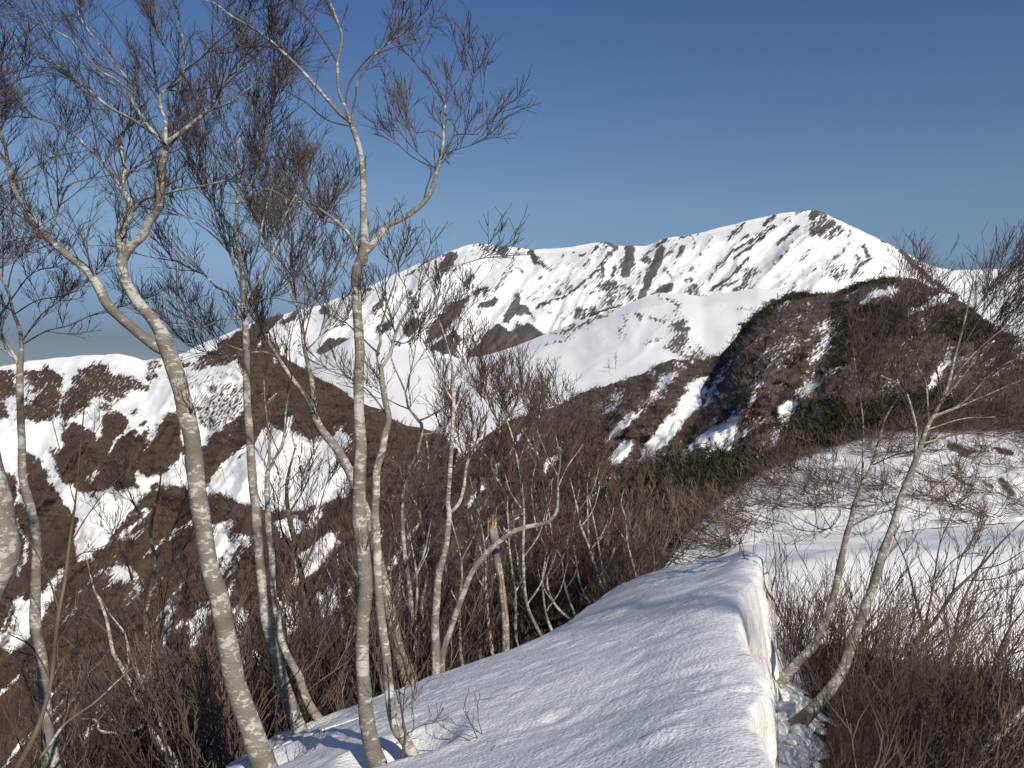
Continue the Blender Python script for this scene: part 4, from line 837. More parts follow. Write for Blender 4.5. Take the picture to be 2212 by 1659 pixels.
tree('birch_tree', 'dark spreading tree between the slim leaning stem and the tallest trunk', 12.0,
 [T('708,1570,21 687,1389,19 663,1323,18 650,1239,16 637,1173,14 623,1106,12 620,1040,8 640,960,5')], [T('663,1320,8 690,1250,6 720,1190,4 740,1120,2'), T('645,1210,7 610,1150,5 600,1080,3'), T('650,1240,7 680,1170,6 690,1100,4 710,1030,2'), T('624,1110,6 660,1050,4 680,980,2'), T('690,1400,8 730,1340,5 750,1280,3'), T('672,1345,7 620,1300,5 600,1240,3'), T('640,1180,5 660,1120,4 650,1060,2')], bark=M_DARKB, seed=14, lv=(5, 5, 3), bough=(.35, 1.0), rmin=.003)

# birches behind the bank, centre
tree('birch_tree', 'white-ringed birch at the bank edge with one low stem bent far over to the right', 9.3,
 [T('942,1505,24 942,1486,22 942,1423,22 940,1356,21 942,1306,20 948,1239,18 962,1189,16 968,1139,15 970,1106,14 967,1086,13 972,1020,12 975,970,11 978,920,10 980,870,10 978,820,7 975,780,5 968,753,4 952,703,3 935,670,2'),
  T('953,1470,18 953,1449,17 958,1406,16 975,1356,15 992,1306,15 1018,1239,15 1042,1206,15 1068,1179,14 1108,1149,13 1142,1138,12 1182,1129,11 1195,1116,9 1202,1106,8 1205,1073,7 1205,1036,6 1210,993,4 1200,940,2')],
 [T('977,866,6 955,826,4 942,800,4 925,770,3 909,740,2'), T('980,890,8 995,860,6 1012,830,5 1012,810,5 1002,780,4 985,753,4 978,720,3 982,686,2'), T('972,1110,9 992,1086,9 1002,1053,9 1009,1003,9 1022,970,8 1042,933,7'), T('978,830,4 990,795,3 1010,770,2'), T('1206,1050,4 1225,1010,3 1260,960,2'), T('1206,1030,4 1180,980,3 1160,930,2'), T('970,755,3 990,700,2 1010,650,2'), T('960,730,3 940,690,2 950,630,2'), T('1042,1206,7 1035,1180,6')],
 bark=M_PALE, seed=15, lv=(5, 5, 4), bough=(.25, .75), up=.45, rmin=.0024, stem_twigs=.4)

tree('birch_tree', 'slim curving grey tree behind the white-ringed birch', 11.0,
 [T('900,1490,18 895,1440,16 890,1373,15 885,1273,14 875,1206,12 868,1106,11 872,1053,10 882,1013,10 899,986,9 912,926,9 902,906,8 882,880,6 875,846,5 849,786,4 840,750,2')], [T('905,910,5 940,890,4 960,840,2'), T('885,885,4 850,870,3 820,850,2'), T('876,850,4 890,790,3 900,740,2'), T('912,940,4 950,930,3 980,900,2'), T('884,1270,6 915,1200,5 930,1130,3')], seed=16, lv=(5, 5, 4), bough=(.3, .9), rmin=.0026, stem_twigs=.5)

# the broken snag
def snag():
    d = 9.9
    root = bpy.data.objects.new('dead_trunk', None); COL.objects.link(root)
    pts = T('1094,1430,24 1092,1409,22 1092,1356,19 1088,1306,18 1082,1256,18 1073,1206,20 1068,1166,25 1064,1140,22')
    q = catmull(np.array([np.append(P3(x, y, d), .85 * wd / 2 / F * d) for x, y, wd in pts]), 40)
    base = q[0, :3].copy(); root.location = base
    rad = q[:, 3] * (1 + .10 * fbm(np.arange(40) / 4.0, np.zeros(40), 811, 3))
    V, Fq = tubes([(q[None, :, :3] - base, rad[None], 12)])
    V = V.reshape(40, 12, 3)
    rng = np.random.default_rng(5)
    V[-1, :, 2] += rng.uniform(0, .16, 12); V[-2, :, 2] += rng.uniform(0, .03, 12)
    mesh_np('trunk', V.reshape(-1, 3), Fq, M_BEECH, parent=root)
    # torn orange heartwood: a long wedge on the front and splinters at the top
    strips = []
    for (y0, y1, wd, o) in ((1205, 1280, 5, -1), (1240, 1320, 5, 3), (1305, 1350, 6, 3), (1380, 1403, 5, 2)):
        ys = np.linspace(y0, y1, 9); xs = np.interp(ys, [p[1] for p in pts][::-1], [p[0] for p in pts][::-1]) + o
        ww = wd * np.sin(np.linspace(.25, math.pi - .2, 9)) ** .7
        rr = np.interp(ys, [p[1] for p in pts][::-1], [p[2] for p in pts][::-1]) / 2 / F * d
        c = np.array([P3(x, y, d - r * 0.72) for x, y, r in zip(xs, ys, rr)])
        Vs, Fs = tubes([(c[None] - base, (ww / 2 / F * d)[None], 6)]); strips.append((Vs, Fs))
    for k in range(9):
        x = 1064 + rng.uniform(-9, 10); c = np.array([P3(x, 1150, d), P3(x + rng.uniform(-4, 4), 1112 + rng.uniform(-8, 22), d + rng.uniform(-.03, .03))])
        c = np.array([c[0], c.mean(0) + rng.normal(size=3) * .006, c[1]]); Vs, Fs = tubes([(c[None] - base, np.array([[.02, .012, .002]]), 4)]); strips.append((Vs, Fs))
    for Vs, Fs in strips: mesh_np('splinter', Vs, Fs, M_WOOD, parent=root)
    tag(root, 'broken dead trunk with torn orange wood standing at the bank edge', 'dead tree')
snag()

# row of thin trees along the far bank edge (traced in an enlarged view of the photo)
c7 = crop(658.4, 1106, 1 / 3)
row = [
 ('second slim tree right of the broken trunk, curving left at the top', [(1560,860),(1540,820),(1440,600),(1415,300),(1420,0),(1390,-260),(1340,-500),(1280,-650),(1200,-770)], 10, 11.0),
 ('thin crooked stem with a kink, left of the row behind the bank', [(1620,800),(1600,770),(1560,650),(1540,450),(1560,250),(1500,100),(1470,-150),(1500,-330)], 8, 11.6),
 ('thin stem leaning left then right in the row behind the bank', [(1740,740),(1720,700),(1620,600),(1570,450),(1620,250),(1560,100),(1600,-140),(1570,-300)], 8, 12.2),
 ('thin straight leaning stem in the middle of the row behind the bank', [(1770,700),(1750,670),(1690,500),(1660,300),(1610,200),(1580,0),(1540,-200)], 8, 12.4),
 ('slender white stem with a fork, right part of the row behind the bank', [(1890,640),(1870,610),(1800,520),(1760,350),(1740,150),(1750,0),(1780,-160),(1760,-330)], 8, 12.8),
 ('stouter pale stem leaning left at the right end of the bank row', [(1985,610),(1970,580),(1900,430),(1850,250),(1790,100),(1770,0),(1740,-130),(1700,-280)], 11, 12.6),
 ('thin upright pale stem just right of the stouter end stem', [(1970,590),(1960,560),(1930,400),(1900,200),(1860,0),(1830,-150),(1850,-280)], 8, 12.9),
 ('short forked pale sapling standing alone at the far right of the row', [(2150,420),(2140,390),(2090,200),(2080,50),(2050,-60),(2070,-150)], 7, 13.8),
]
for i, (lab, pts, wd, d) in enumerate(row):
    q = c7(pts); n = len(q)
    st = [(x, y, max(1.6, wd * (1 - .85 * (j / (n - 1)) ** 1.2))) for j, (x, y) in enumerate(q)]
    lim = []
    rr = np.random.default_rng(40 + i)
    for j in range(2, n - 1):
        x, y, w0 = st[j]; sg = rr.choice([-1, 1]); L = rr.uniform(60, 120)
        lim.append([(x, y, w0 * .6), (x + sg * L * .3, y - L * .45, w0 * .45), (x + sg * L * .45, y - L, 1.8)])
    tree('thin_tree', lab, d, [st], lim, bark=M_PALE, twig=M_TWIGR, seed=50 + i, lv=(5, 5, 3), bough=(.25, .7), rmin=.0028, up=.4, group='thin trees along the bank', stem_twigs=.8)

STEM_LABELS = ['thin pale stem just left of the white-ringed birch foot', 'thin pale stem close behind the white-ringed birch foot', 'thin pale stem under the arch of the bent birch stem', 'thin pale stem second left of the broken trunk', 'thin pale stem first left of the broken trunk, leaning', 'thin pale stem first right of the broken trunk', 'thin pale stem third right of the broken trunk, short top', 'thin pale stem behind the kinked stem right of the broken trunk', 'thin pale stem half hidden behind the leaning row stems', 'thin pale stem farthest right of the crowded stems, low', 'thin pale stem right behind the foot of the tallest pair of trunks', 'thin pale stem half hidden just left of the tallest trunk']
rr = np.random.default_rng(77)
for i, (x0, y0, d0, hh) in enumerate([(905, 1440, 11.5, 330), (925, 1400, 12.5, 300), (1000, 1410, 12.0, 330), (1040, 1400, 13.0, 290), (1065, 1390, 12.5, 360), (1120, 1380, 12.5, 330), (1150, 1370, 13.5, 280), (1205, 1350, 13.5, 300), (1235, 1330, 14.0, 260), (1290, 1300, 14.0, 250), (860, 1430, 12.0, 320), (760, 1480, 12.5, 330)]):
    lx = rr.uniform(-70, -10); st = [(x0, y0 + 30, 9), (x0 - 6, y0 - 10, 8.5), (x0 + lx * .3, y0 - hh * .3, 7.5), (x0 + lx * .3 + rr.uniform(-15, 15), y0 - hh * .6, 5.5), (x0 + lx + rr.uniform(-20, 30), y0 - hh, 2)]
    lim = []
    for j in (2, 3):
        x, y, w0 = st[j]; sg = 1 if (i + j) % 2 else -1; L0 = rr.uniform(70, 130)
        lim.append([(x, y, w0 * .7), (x + sg * L0 * .25, y - L0 * .5, w0 * .5), (x + sg * L0 * .35, y - L0, 1.8)])
    tree('pale_stem', STEM_LABELS[i], d0, [st], lim, bark=M_PALE, twig=M_TWIG, seed=200 + i, lv=(4, 4, 3), bough=(.22, .6), rmin=.0026, up=.35, group='crowded pale stems', stem_twigs=.6)

tree('beech_tree', 'dark slim tree behind the broken trunk', 13.0, [T('1150,1420,12 1120,1330,11 1085,1240,10 1100,1150,9 1085,1060,8 1060,1000,7 1080,930,6 1060,880,4 1045,830,2')], [T('1083,1060,5 1120,1000,4 1140,940,3 1165,890,2'), T('1062,1000,4 1020,950,3 990,900,2'), T('1078,930,4 1110,880,3 1125,830,2'), T('1062,885,3 1030,840,2')], bark=M_DARKB, twig=M_TWIGR, seed=70, lv=(6, 6, 4), bough=(.35, 1.0), rmin=.003, up=.4)
tree('beech_tree', 'bushy reddish tree right of centre with its crown against the snow shoulder', 16.0, [T('1260,1330,12 1225,1240,11 1195,1150,10 1180,1060,9 1165,1000,8 1140,950,6 1120,900,4')], [T('1180,1060,5 1215,1000,4 1240,940,2'), T('1168,1005,5 1150,930,4 1170,860,2'), T('1142,955,4 1100,900,3 1080,850,2'), T('1190,1120,5 1150,1060,4 1110,1020,2'), T('1165,1000,4 1195,930,3 1205,870,2')], bark=M_DARKB, twig=M_TWIGR, seed=71, lv=(7, 6, 4), bough=(.4, 1.2), rmin=.0035, up=.45)
tree('beech_tree', 'bushy brown tree behind the bent birch stem', 15.0, [T('1010,1300,12 1020,1200,11 1030,1110,9 1035,1040,8 1040,980,6 1050,920,4')], [T('1030,1110,5 1070,1050,4 1090,980,2'), T('1035,1040,5 1000,980,4 985,920,2'), T('1040,980,4 1075,920,3 1090,860,2'), T('1025,1150,5 985,1090,4 960,1030,2'), T('1050,920,3 1040,860,2')], bark=M_DARKB, twig=M_TWIGR, seed=72, lv=(7, 6, 4), bough=(.4, 1.1), rmin=.0035, up=.45)
tree('beech_tree', 'small brown tree between the tallest trunk and the white-ringed birch', 14.0, [T('870,1380,12 900,1280,10 915,1180,9 905,1090,8 925,1010,6 920,940,4')], [T('912,1180,5 950,1120,4 965,1050,2'), T('906,1100,5 870,1040,4 860,980,2'), T('922,1015,4 955,960,3 960,900,2'), T('905,1270,5 860,1210,4 850,1150,2')], bark=M_DARKB, twig=M_TWIGR, seed=73, lv=(7, 6, 3), bough=(.35, 1.0), rmin=.0032, up=.42)

# right-hand trees
tree('beech_tree', 'bowed grey tree right of the snow wall with white lichen rings, crown swept right', 7.1,
 [T('1680,1605,40 1707,1578,37 1739,1550,34 1767,1521,30 1799,1482,27 1821,1447,26 1835,1408,25 1853,1355,24 1874,1301,23 1892,1248,22 1906,1195,20 1924,1149,19 1938,1106,18 1949,1068,17 1971,1013,15 1988,965,14 2001,927,12 2022,888,10 2048,832,9 2061,776,7 2078,716,5 2091,660,4 2104,596,2')],
 [T('2008,905,7 2070,880,5 2140,850,3.5 2212,820,3 2280,800,2'), T('2024,882,6 2090,800,4 2150,720,3 2212,660,2.5 2250,620,2'), T('2045,840,5 2100,768,4 2185,695,3 2240,650,2'), T('1976,1000,9 1979,931,8 1970,888,7 1957,850,6 1936,828,5 1902,811,3'), T('1957,849,4 1932,793,3 1919,768,2'), T('2006,915,5 2000,828,4 1983,793,3 1966,725,2 1960,650,2'), T('2035,860,4 2020,780,3 2000,700,2'), T('2015,900,5 2080,870,4 2150,800,3 2230,760,2'), T('1990,960,5 2060,940,4 2130,935,3 2230,945,2'), T('2060,780,4 2110,700,3 2160,620,2'), T('2075,720,3 2130,640,2 2180,560,2'), T('2000,930,5 2080,905,3 2160,900,2 2250,880,2'), T('2050,820,4 2120,740,3 2212,590,2')],
 seed=80, lv=(9, 7, 5), bough=(.28, .95), up=.12, lean=(.25, 0, .05), spread=(16, 42), stem_twigs=.2)
tree('beech_tree', 'slimmer bowed tree with pale rings nearest the snow wall, twin thin tops', 8.0,
 [T('1680,1478,26 1696,1461,25 1721,1433,23 1753,1401,21 1774,1362,19 1792,1319,18 1806,1266,17 1817,1212,16 1828,1159,15 1838,1127,14 1846,1090,12 1863,1047,11 1880,1013,9 1897,961,7 1910,910,5 1932,871,4 1960,830,2')],
 [T('1862,1050,7 1863,1030,6 1865,961,5 1863,897,4 1850,811,3 1842,742,2'), T('1836,1138,5 1880,1117,4 1912,1106,3 1990,1080,2'), T('1864,900,3 1885,850,2 1900,800,2'), T('1898,955,4 1940,930,3 1985,920,2'), T('1866,960,3 1840,900,2 1845,850,2'), T('1908,915,4 1905,850,3 1895,790,2'), T('1885,1005,4 1930,985,3 1975,975,2')],
 seed=81, lv=(5, 6, 4), bough=(.2, .55), up=.3, lean=(.08, 0, .05), twig=M_TWIGR, stem_twigs=.2)
tree('small_tree', 'dark forked small tree standing in the right thicket against bright snow', 8.2,
 [T('1915,1500,18 1941,1454,16 1966,1418,14 1994,1362,12 2016,1347,9 2058,1283,8 2112,1230,6 2165,1170,4 2212,1124,3')], [T('1990,1368,7 1994,1358,6 1973,1276,5 1959,1220,4 1931,1156,2'), T('1998,1358,7 2002,1337,6 2016,1266,5 2030,1177,3 2058,1106,2'), T('2058,1283,4 2075,1210,3 2110,1150,2'), T('2112,1230,4 2160,1220,3 2212,1190,2'), T('2016,1266,3 2050,1220,2.5 2090,1190,2'), T('2090,1255,3 2150,1250,2.5 2220,1225,2')], bark=M_DARKB, twig=M_BRUSHD, seed=82, lv=(5, 5, 3), bough=(.2, .55), lean=(.12, 0, 0))
tree('small_tree', 'second dark small tree right of the forked one in the right thicket', 9.0,
 [T('2035,1490,12 2050,1430,11 2058,1408,9 2073,1319,7 2101,1255,5 2140,1180,3')], [T('2058,1405,5 2040,1330,4 2045,1270,2'), T('2073,1320,4 2120,1280,3 2170,1270,2'), T('2100,1258,3 2100,1200,2 2120,1140,2'), T('2062,1390,4 2110,1340,3 2160,1330,2')], bark=M_DARKB, twig=M_BRUSHD, seed=83, lv=(5, 5, 3), bough=(.2, .5), lean=(.12, 0, 0))
tree('small_tree', 'dark slender small tree leaning out over the right edge', 7.6,
 [T('2085,1590,11 2110,1540,10 2133,1500,9 2151,1426,8 2179,1362,6 2212,1319,4 2260,1260,3')], [T('2140,1470,5 2175,1420,4 2230,1400,2'), T('2152,1426,5 2145,1360,4 2160,1290,2'), T('2180,1362,4 2190,1290,3 2220,1240,2'), T('2128,1508,5 2190,1490,4 2260,1470,2')], bark=M_DARKB, twig=M_BRUSHD, seed=84, lv=(5, 5, 3), bough=(.2, .5), lean=(.12, 0, 0))
tree('small_tree', 'pale stem slanting out of the brush in the lower right corner', 5.6,
 [T('2010,1780,24 2080,1690,22 2136,1614,20 2180,1568,18 2240,1500,14 2330,1400,10 2420,1280,6 2480,1180,3')], [T('2240,1500,8 2300,1470,5 2380,1440,2'), T('2330,1400,6 2320,1320,4 2350,1230,2'), T('2400,1310,5 2450,1280,3 2500,1260,2')], bark=M_PALE, seed=85, lv=(4, 4, 3), bough=(.2, .5))
# the tree behind the photographer whose shade streaks the bank
def world_tree(name, label, base, height, seed, lean=(0, 0)):
    rng = np.random.default_rng(seed)
    root = bpy.data.objects.new(name, None); COL.objects.link(root); root.location = base
    g_ = height / 5.2
    tr = catmull(np.array([(0, 0, -.3, .08 * g_), (.1 + lean[0] * .2, .05, height * .25, .065 * g_), (lean[0] * .6, lean[1] * .5, height * .55, .045 * g_), (lean[0], lean[1], height, .016 * g_)]), 26)
    V, Fq = tubes([(tr[None, :, :3], tr[None, :, 3], 10)]); mesh_np('trunk', V, Fq, M_BEECH, parent=root)
    P1, R1 = spawn(tr[None, :, :3], tr[None, :, 3], rng, 18, (.4, 1), (.9 * g_, 1.7 * g_), (25, 55), .3, 8, .5, .008, .12, .2)
    for p, r in zip(P1, R1):
        V, Fq = tubes([(p[None], r[None], 6)]); mesh_np('limb', V, Fq, M_BEECH, parent=root)
    P2, R2 = spawn(P1, R1, rng, 7, (.2, 1), (.3 * g_, .7 * g_), (22, 50), .25, 6, .6, .005, .14, .2); P3_, R3 = spawn(P2, R2, rng, 5, (.2, 1), (.12 * g_, .3 * g_), (22, 50), .2, 4, .7, .002, .14, .2)
    V, Fq = tubes([(P2, R2, 4), (P3_, R3, 3)]); mesh_np('twigs', V, Fq, M_TWIG, parent=root, kind='stuff')
    tag(root, label, 'tree')
world_tree('beech_tree', 'bare tree behind the viewpoint whose shadow streaks the snow bank', (12.1, -15.4, -3.2), 18.0, 901, (.8, .4))

# small bare trees far off on the snow shoulder
def far_trees(layer, spots):
    L = LAYERS[layer]
    for i, (x, y, h, lab) in enumerate(spots):
        k = np.argmin((L['px'] - x) ** 2 + (L['py'] - y) ** 2); b = L['V'].reshape(-1, 3)[k]; d = b[1]
        H = h / F * d
        rng = np.random.default_rng(300 + i)
        root = bpy.data.objects.new('bare_tree', None); COL.objects.link(root); root.location = tuple(b)
        tr = catmull(np.array([(0, 0, -.05 * H, .018 * H), (rng.normal() * .03 * H, 0, .35 * H, .013 * H), (rng.normal() * .05 * H, 0, H, .004 * H)]), 12)
        V, Fq = tubes([(tr[None, :, :3], tr[None, :, 3], 5)]); mesh_np('trunk', V, Fq, M_LITE, parent=root)
        P1, R1 = spawn(tr[None, :, :3], tr[None, :, 3], rng, 16, (.25, 1), (.3 * H, .55 * H), (20, 48), .4, 5, .6, .004 * H, .12, .2)
        P2, R2 = spawn(P1, R1, rng, 5, (.2, 1), (.1 * H, .25 * H), (20, 45), .3, 4, .7, .0035 * H, .12, .2)
        V, Fq = tubes([(P1, R1, 3), (P2, R2, 3)]); mesh_np('crown', V, Fq, M_LITE, parent=root)
        tag(root, lab, 'tree', 'bare trees on the snow shoulder')
far_trees('snow_hill', [(1124, 800, 30, 'small bare tree on the white shoulder, topmost of the far clump'), (1146, 812, 38, 'bare tree in the far clump on the white shoulder, second from left'), (1164, 826, 44, 'largest bare tree of the far clump on the white shoulder'), (1180, 842, 40, 'bare tree low in the far clump on the white shoulder'), (1198, 850, 36, 'rightmost bare tree of the far clump on the white shoulder'), (1060, 808, 34, 'lone bare tree on the white shoulder left of the far clump'), (1318, 806, 24, 'small lone bare tree above the dark ridge on the white shoulder'), (1332, 798, 30, 'slim bare tree above the dark ridge, right of a smaller one'), (1220, 868, 34, 'bare tree at the dark ridge line right of the far clump'), (1140, 850, 34, 'bare tree below the far clump near the dark ridge')])

# ------------------------------------------------------------------ brush
def shrub_proto(rng, n=14, h=1.0, spread=(10, 50), lean=(0, 0, 0), sub=3, r=0.006, rmin=.0018, m=6, wob=.12, curve=.4, sub2=0, rib=1):
    b = np.zeros((n, 2, 3)); b[:, :, 0] = rng.normal(size=(n, 1)) * .10 * h; b[:, :, 1] = rng.normal(size=(n, 1)) * .10 * h; b[:, 1, 2] = .02
    P1, R1 = spawn(b, np.full((n, 2), r / .6), rng, 1, (0, .1), (.6 * h, 1.1 * h), spread, 0, m, .6, rmin, wob, curve, lean, 0)
    P2, R2 = spawn(P1, R1, rng, sub, (.25, 1), (.15 * h, .42 * h), (15, 40), .12, 4, .7, rmin * .9, wob, .15, np.array(lean) * .3, .3)
    g = [(P1, R1, 3), (P2, R2, rib)]
    if sub2:
        g.append((*spawn(P2, R2, rng, sub2, (.2, 1), (.08 * h, .2 * h), (15, 40), .1, 3, .75, rmin * .9, wob, .1, None, .3), 1))
    return tubes(g)

def scatter(name, label, cat, protos, places, mat, tilt=None):
    """places: (n, 5) x, y, z, scale, rotation; all the stems become one mass of brush"""
    VV, FF, off = [], [], 0
    for i, (x, y, z, s, r) in enumerate(places):
        V, Fq = protos[i % len(protos)]
        c, sn = math.cos(r), math.sin(r)
        q = np.stack([V[:, 0] * c - V[:, 1] * sn, V[:, 0] * sn + V[:, 1] * c, V[:, 2]], 1) * s
        if tilt is not None: q[:, :2] += q[:, 2:3] * np.asarray(tilt)[None, :]
        VV.append(q + np.array([x, y, z])); FF.append(Fq + off); off += len(V)
    o = mesh_np(name, np.concatenate(VV), np.concatenate(FF), mat, kind='stuff')
    o['label'] = label; o['category'] = cat
    return o

rg = np.random.default_rng(11)
# right thicket, stems lying over to the right away from the wall
pr = [shrub_proto(rg, 11, 1.7, (20, 80), (1.5, .0, .0), 7, .0085, .0020, 10, .22, .50, 4) for _ in range(6)]
pl = []
while len(pl) < 130:
    y = rg.uniform(4.2, 12.5); x = np.interp(y, CR[:, 1], CR[:, 0]) + .45 + rg.uniform(0, 1) ** 1.1 * 5.6
    lim = np.interp(x / y, [.30, .36, .45, .61, .9], [10.2, 9.8, 8.8, 8.3, 8.0])
    if y > lim or (y < 8.0 and x < 0.405 * y): continue
    pl.append((x, y, ground_z(np.array([x]), np.array([y]))[0] - .03, rg.uniform(.65, 1.25), rg.uniform(-.7, .6)))
for k in range(26):      # low brush up against the foot of the wall
    y = rg.uniform(4.8, 7.9); x = rg.uniform(.335, .41) * y + .1
    pl.append((x, y, ground_z(np.array([x]), np.array([y]))[0] - .03, rg.uniform(.3, .5), rg.uniform(-.9, .9)))
scatter('brush_thicket', 'dense brown brush bent over to the right beside the snow wall', 'brush', pr, pl, M_BRUSH)
# upright twiggy shoots at its back edge, against the bright snow
pu = [shrub_proto(rg, 11, 1.0, (6, 34), (.25, 0, .3), 5, .006, .0019, 6, .12, .3, 2) for _ in range(4)]
pl = [(x, y, ground_z(np.array([x]), np.array([y]))[0], rg.uniform(.8, 1.5), rg.uniform(0, 6)) for x, y in [(rg.uniform(2.9, 6.8), rg.uniform(8.0, 10.3)) for _ in range(36)]]
scatter('brush_thicket', 'upright reddish brush behind the bowed trees at the snow field edge', 'brush', pu, pl, M_BRUSH)
# left thicket on the falling flank
pL = [shrub_proto(rg, 13, 1.0, (4, 42), (-.12, 0, .2), 6, .008, .0024, 7, .16, .25, 3) for _ in range(6)]
pl = []
while len(pl) < 165:
    y = rg.uniform(7.2, 20); x = rg.uniform(-12, 3.2)
    xg = np.interp(y, [4.2, 6, 7, 8.2, 9.5, 11.6, 12.5, 16, 18, 24], [-2.9, -2.6, -2.4, -2.2, 0.0, 1.4, 1.9, 2.9, 4.0, 7.5])
    if x > xg - .15 or x < -0.75 * y: continue
    pl.append((x, y, ground_z(np.array([x]), np.array([y]))[0] - .05, rg.uniform(.9, 1.9) * (1.25 if x < -3 else 1), rg.uniform(-.9, .9)))
scatter('brush_thicket', 'dark tangled brush filling the slope under the left trees', 'brush', pL, pl, M_BRUSHD)
pT = [shrub_proto(rg, 8, 1.0, (4, 40), (-.06, 0, .2), 6, .0038, .0011, 8, .16, .2, 4) for _ in range(5)]
pl = []
while len(pl) < 85:
    y = rg.uniform(8.5, 18); x = rg.uniform(-12, 1)
    if x > -1.2 - .1 * (y - 8) or x < -0.72 * y: continue
    pl.append((x, y, ground_z(np.array([x]), np.array([y]))[0] - .05, rg.uniform(2.0, 3.6), rg.uniform(-1.2, 1.2)))
scatter('brush_thicket', 'tall dark twiggy brush rising before the left hillside', 'brush', pT, pl, M_BRUSHD)
pg = [shrub_proto(rg, 4, 1.0, (6, 48), (-.10, 0, .15), 5, .0042, .0011, 9, .20, .2, 4) for _ in range(6)]
pl = []
while len(pl) < 80:
    y = rg.uniform(7.4, 17); x = rg.uniform(-11, 2.6)
    xg = np.interp(y, [4.2, 6, 7, 8.2, 9.5, 11.6, 12.5, 16, 18, 24], [-2.9, -2.6, -2.4, -2.2, 0.0, 1.4, 1.9, 2.9, 4.0, 7.5])
    if x > xg - .1 or x < -0.72 * y: continue
    pl.append((x, y, ground_z(np.array([x]), np.array([y]))[0] - .05, rg.uniform(1.4, 2.9), rg.uniform(-1.2, 1.2)))
scatter('brush_thicket', 'pale grey crooked stems standing out of the dark left brush', 'brush', pg, pl, M_GREYST)
# reddish brush on the ridge beyond the bank
pm = [shrub_proto(rg, 9, 1.0, (8, 58), (.15, 0, .1), 5, .010, .0032, 7, .20, .25, 3) for _ in range(6)]
L = LAYERS['snow_slope']; Lp = L['V'].reshape(-1, 3); Lc = L['att']['cov'].ravel()
cand = np.where((Lc > .6) & (L['px'].ravel() < 2300))[0]
pick = rg.choice(cand, 190)
pl = [(*Lp[k] - np.array([0, 0, .1]), rg.uniform(.7, 1.5), rg.uniform(0, 6.3)) for k in pick]
scatter('brush_thicket', 'reddish brown brush along the crest behind the snow bank', 'brush', pm, pl, M_BRUSH)
# flattened stems lying on the snow slope
pf = [shrub_proto(rg, 9, 1.0, (50, 85), (-.5, -.55, -.15), 4, .008, .003, 8, .10, .35, 1) for _ in range(6)]
cand = np.where((Lc < .6) & (L['px'].ravel() > 1480) & (L['px'].ravel() < 2350))[0]
pick = rg.choice(cand, 190)
pl = [(*Lp[k] + np.array([0, 0, .05]), rg.uniform(.8, 1.7), rg.uniform(-.5, .5)) for k in pick]
scatter('flattened_brush', 'flattened bare stems lying on the snow slope behind the snow field', 'brush', pf, pl, M_BRUSH)

# dwarf pine clumps: needle tufts on short stems
def pine_proto(rng, n=60, size=1.0, fine=1.0):
    V, Fq = [], []; off = 0
    for k in range(n):
        c = rng.normal(size=3) * np.array([.42, .42, .18]) * size; c[2] = abs(c[2]) + .08 * size
        for j in range(5):
            d = nrm(rng.normal(size=3) + np.array([0, 0, 1.0])); s = nrm(np.cross(d, rng.normal(size=3))) * .035 * size * fine; L = rng.uniform(.14, .26) * size * (fine ** .5)
            V += [c - s, c + s, c + d * L]; Fq.append((off, off + 1, off + 2)); off += 3
    return np.array(V), np.array(Fq)
pp = [pine_proto(rg, 32) for _ in range(5)]
def px_places(layer, att, thr, n, sc, box=None, sink=.1, rng=rg):
    L = LAYERS[layer]; V = L['V'].reshape(-1, 3); a = L['att'][att].ravel(); m = a > thr
    if box is not None:
        X, Y = L['px'].ravel(), L['py'].ravel(); m &= (X > box[0]) & (X < box[1]) & (Y > box[2]) & (Y < box[3])
    c = np.where(m)[0]
    k = rng.choice(c, min(n, len(c)), replace=False)
    jit = rng.normal(size=(len(k), 3)) * np.array([.3, .3, 0])
    return [(*(V[i] + j - np.array([0, 0, sink])), rng.uniform(*sc), rng.uniform(0, 6.3)) for i, j in zip(k, jit)]
scatter('dwarf_pine', 'dark green dwarf pine clumps on the dark hill', 'dwarf pine', pp, px_places('dark_hill', 'pine', .45, 900, (.8, 1.8), (1100, 2400, 560, 1150)), M_PINE)
pl = []
for (x, y) in [(1345,1090),(1380,1085),(1420,1068),(1450,1055),(1475,1048),(1500,1075),(1530,1050),(1560,1030),(1750,960),(1790,945),(1830,935),(1870,930),(1900,915),(1940,905),(1985,900),(2010,890),(1410,1100),(1470,1085),(1320,1120)]:
    k = np.argmin((L['px'] - x) ** 2 + (L['py'] - y) ** 2); b = Lp[k]
    for j in range(3): pl.append((b[0] + rg.normal() * .5, b[1] + rg.normal() * .5, b[2] + .15, rg.uniform(1.0, 1.9), rg.uniform(0, 6)))
scatter('dwarf_pine', 'dark green dwarf pine bushes along the brushy crest behind the bank', 'dwarf pine', [pine_proto(rg, 260, 1.0, .34) for _ in range(3)], pl, M_PINE)
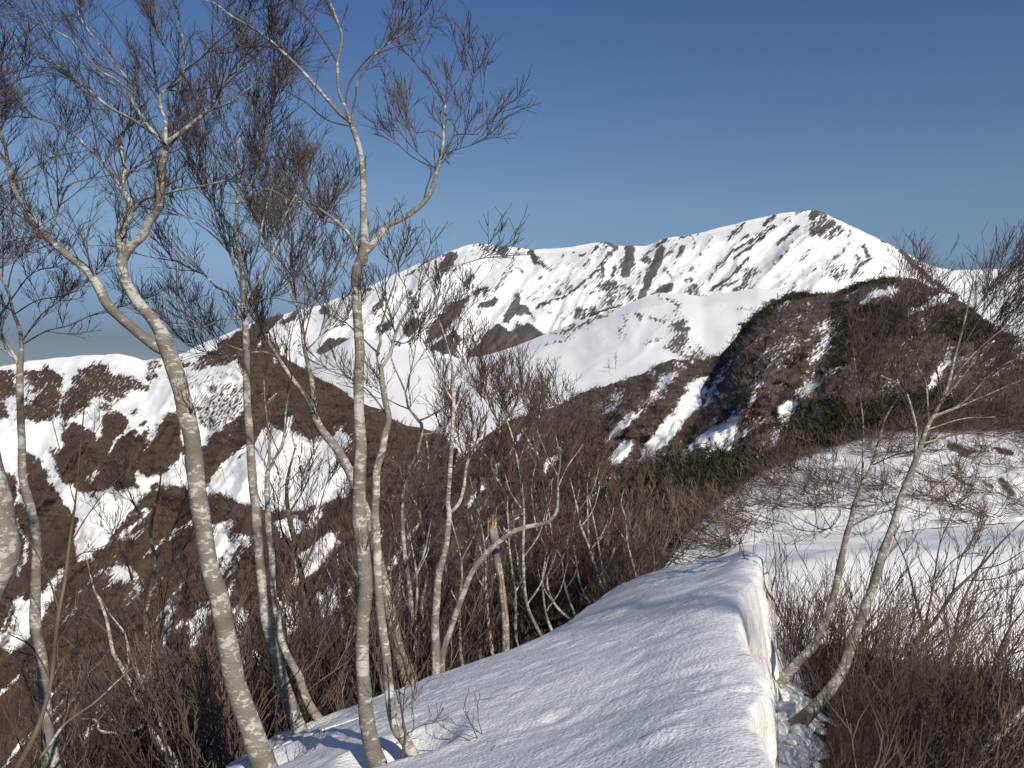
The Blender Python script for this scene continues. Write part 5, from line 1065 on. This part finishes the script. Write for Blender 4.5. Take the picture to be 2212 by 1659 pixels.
# brush on the two middle-distance hillsides
def tuft_proto(rng, n=24):
    d = rng.normal(size=(n, 3)) * np.array([.55, .55, .3]) + np.array([-.15, 0, .75]); d = nrm(d)
    b = rng.normal(size=(n, 3)) * np.array([.28, .28, .05]); s = nrm(np.cross(d, rng.normal(size=(n, 3)))) * rng.uniform(.02, .045, (n, 1))
    L = rng.uniform(.35, .95, (n, 1))
    V = np.stack([b - s, b + s, b + d * L], 1).reshape(-1, 3)
    return V, np.arange(3 * n).reshape(-1, 3)
pb = [tuft_proto(rg) for _ in range(8)]
scatter('slope_brush', 'brown leafless brush covering the dark hill', 'brush', pb, px_places('dark_hill', 'cov', .5, 4500, (.8, 1.8), (820, 2400, 560, 1300)), M_FARB)
scatter('slope_brush', 'brown leafless brush on the left hillside knobs', 'brush', pb, px_places('hillside', 'cov', .5, 6000, (.8, 2.0), (-200, 1150, 700, 1500)), M_FARB)
scatter('slope_brush', 'grey hoary brush among snow flecks on the dark hill', 'brush', pb, px_places('dark_hill', 'cov', .3, 700, (.8, 1.6), (1150, 2300, 600, 1200)), M_LITE)

sp = []
for k in range(55):
    x = rg.uniform(-2.0, 1.6); y = rg.uniform(3.8, 9.5)
    z = bank_z(x, y)
    a = rg.uniform(0, 6.3); L_ = rg.uniform(.015, .085)
    c = np.array([[x, y, z + .004], [x + math.cos(a) * L_ * .5, y + math.sin(a) * L_ * .5, z + .012], [x + math.cos(a) * L_, y + math.sin(a) * L_, z + .006]])
    c[1:, 2] = [bank_z(c[1, 0], c[1, 1]) + .010, bank_z(c[2, 0], c[2, 1]) + .006]
    sp.append(c)
sp = np.array(sp)
V, Fq = tubes([(sp, np.full(sp.shape[:2], .0016), 3)])
o = mesh_np('twig_litter', V, Fq, M_BRUSHD, kind='stuff'); o['label'] = 'small broken twigs scattered on the snow bank'; o['category'] = 'twigs'
ps = [shrub_proto(rg, 4, .32, (15, 70), (-.3, 0, .1), 3, .004, .0015, 6, .2, .2, 1) for _ in range(4)]
pl = [(x, y, bank_z(x, y) - .01, rg.uniform(.7, 1.3), rg.uniform(0, 6.3)) for x, y in ((.15, 9.6), (.0, 9.3), (.75, 10.3), (1.1, 10.9), (-1.25, 6.9), (-1.45, 5.9), (-.35, 8.4), (1.5, 11.4), (-1.9, 6.6), (-.2, 5.0))]
scatter('sprigs', 'short bare sprigs poking through the left edge of the snow bank', 'sprigs', ps, pl, M_BRUSHD)
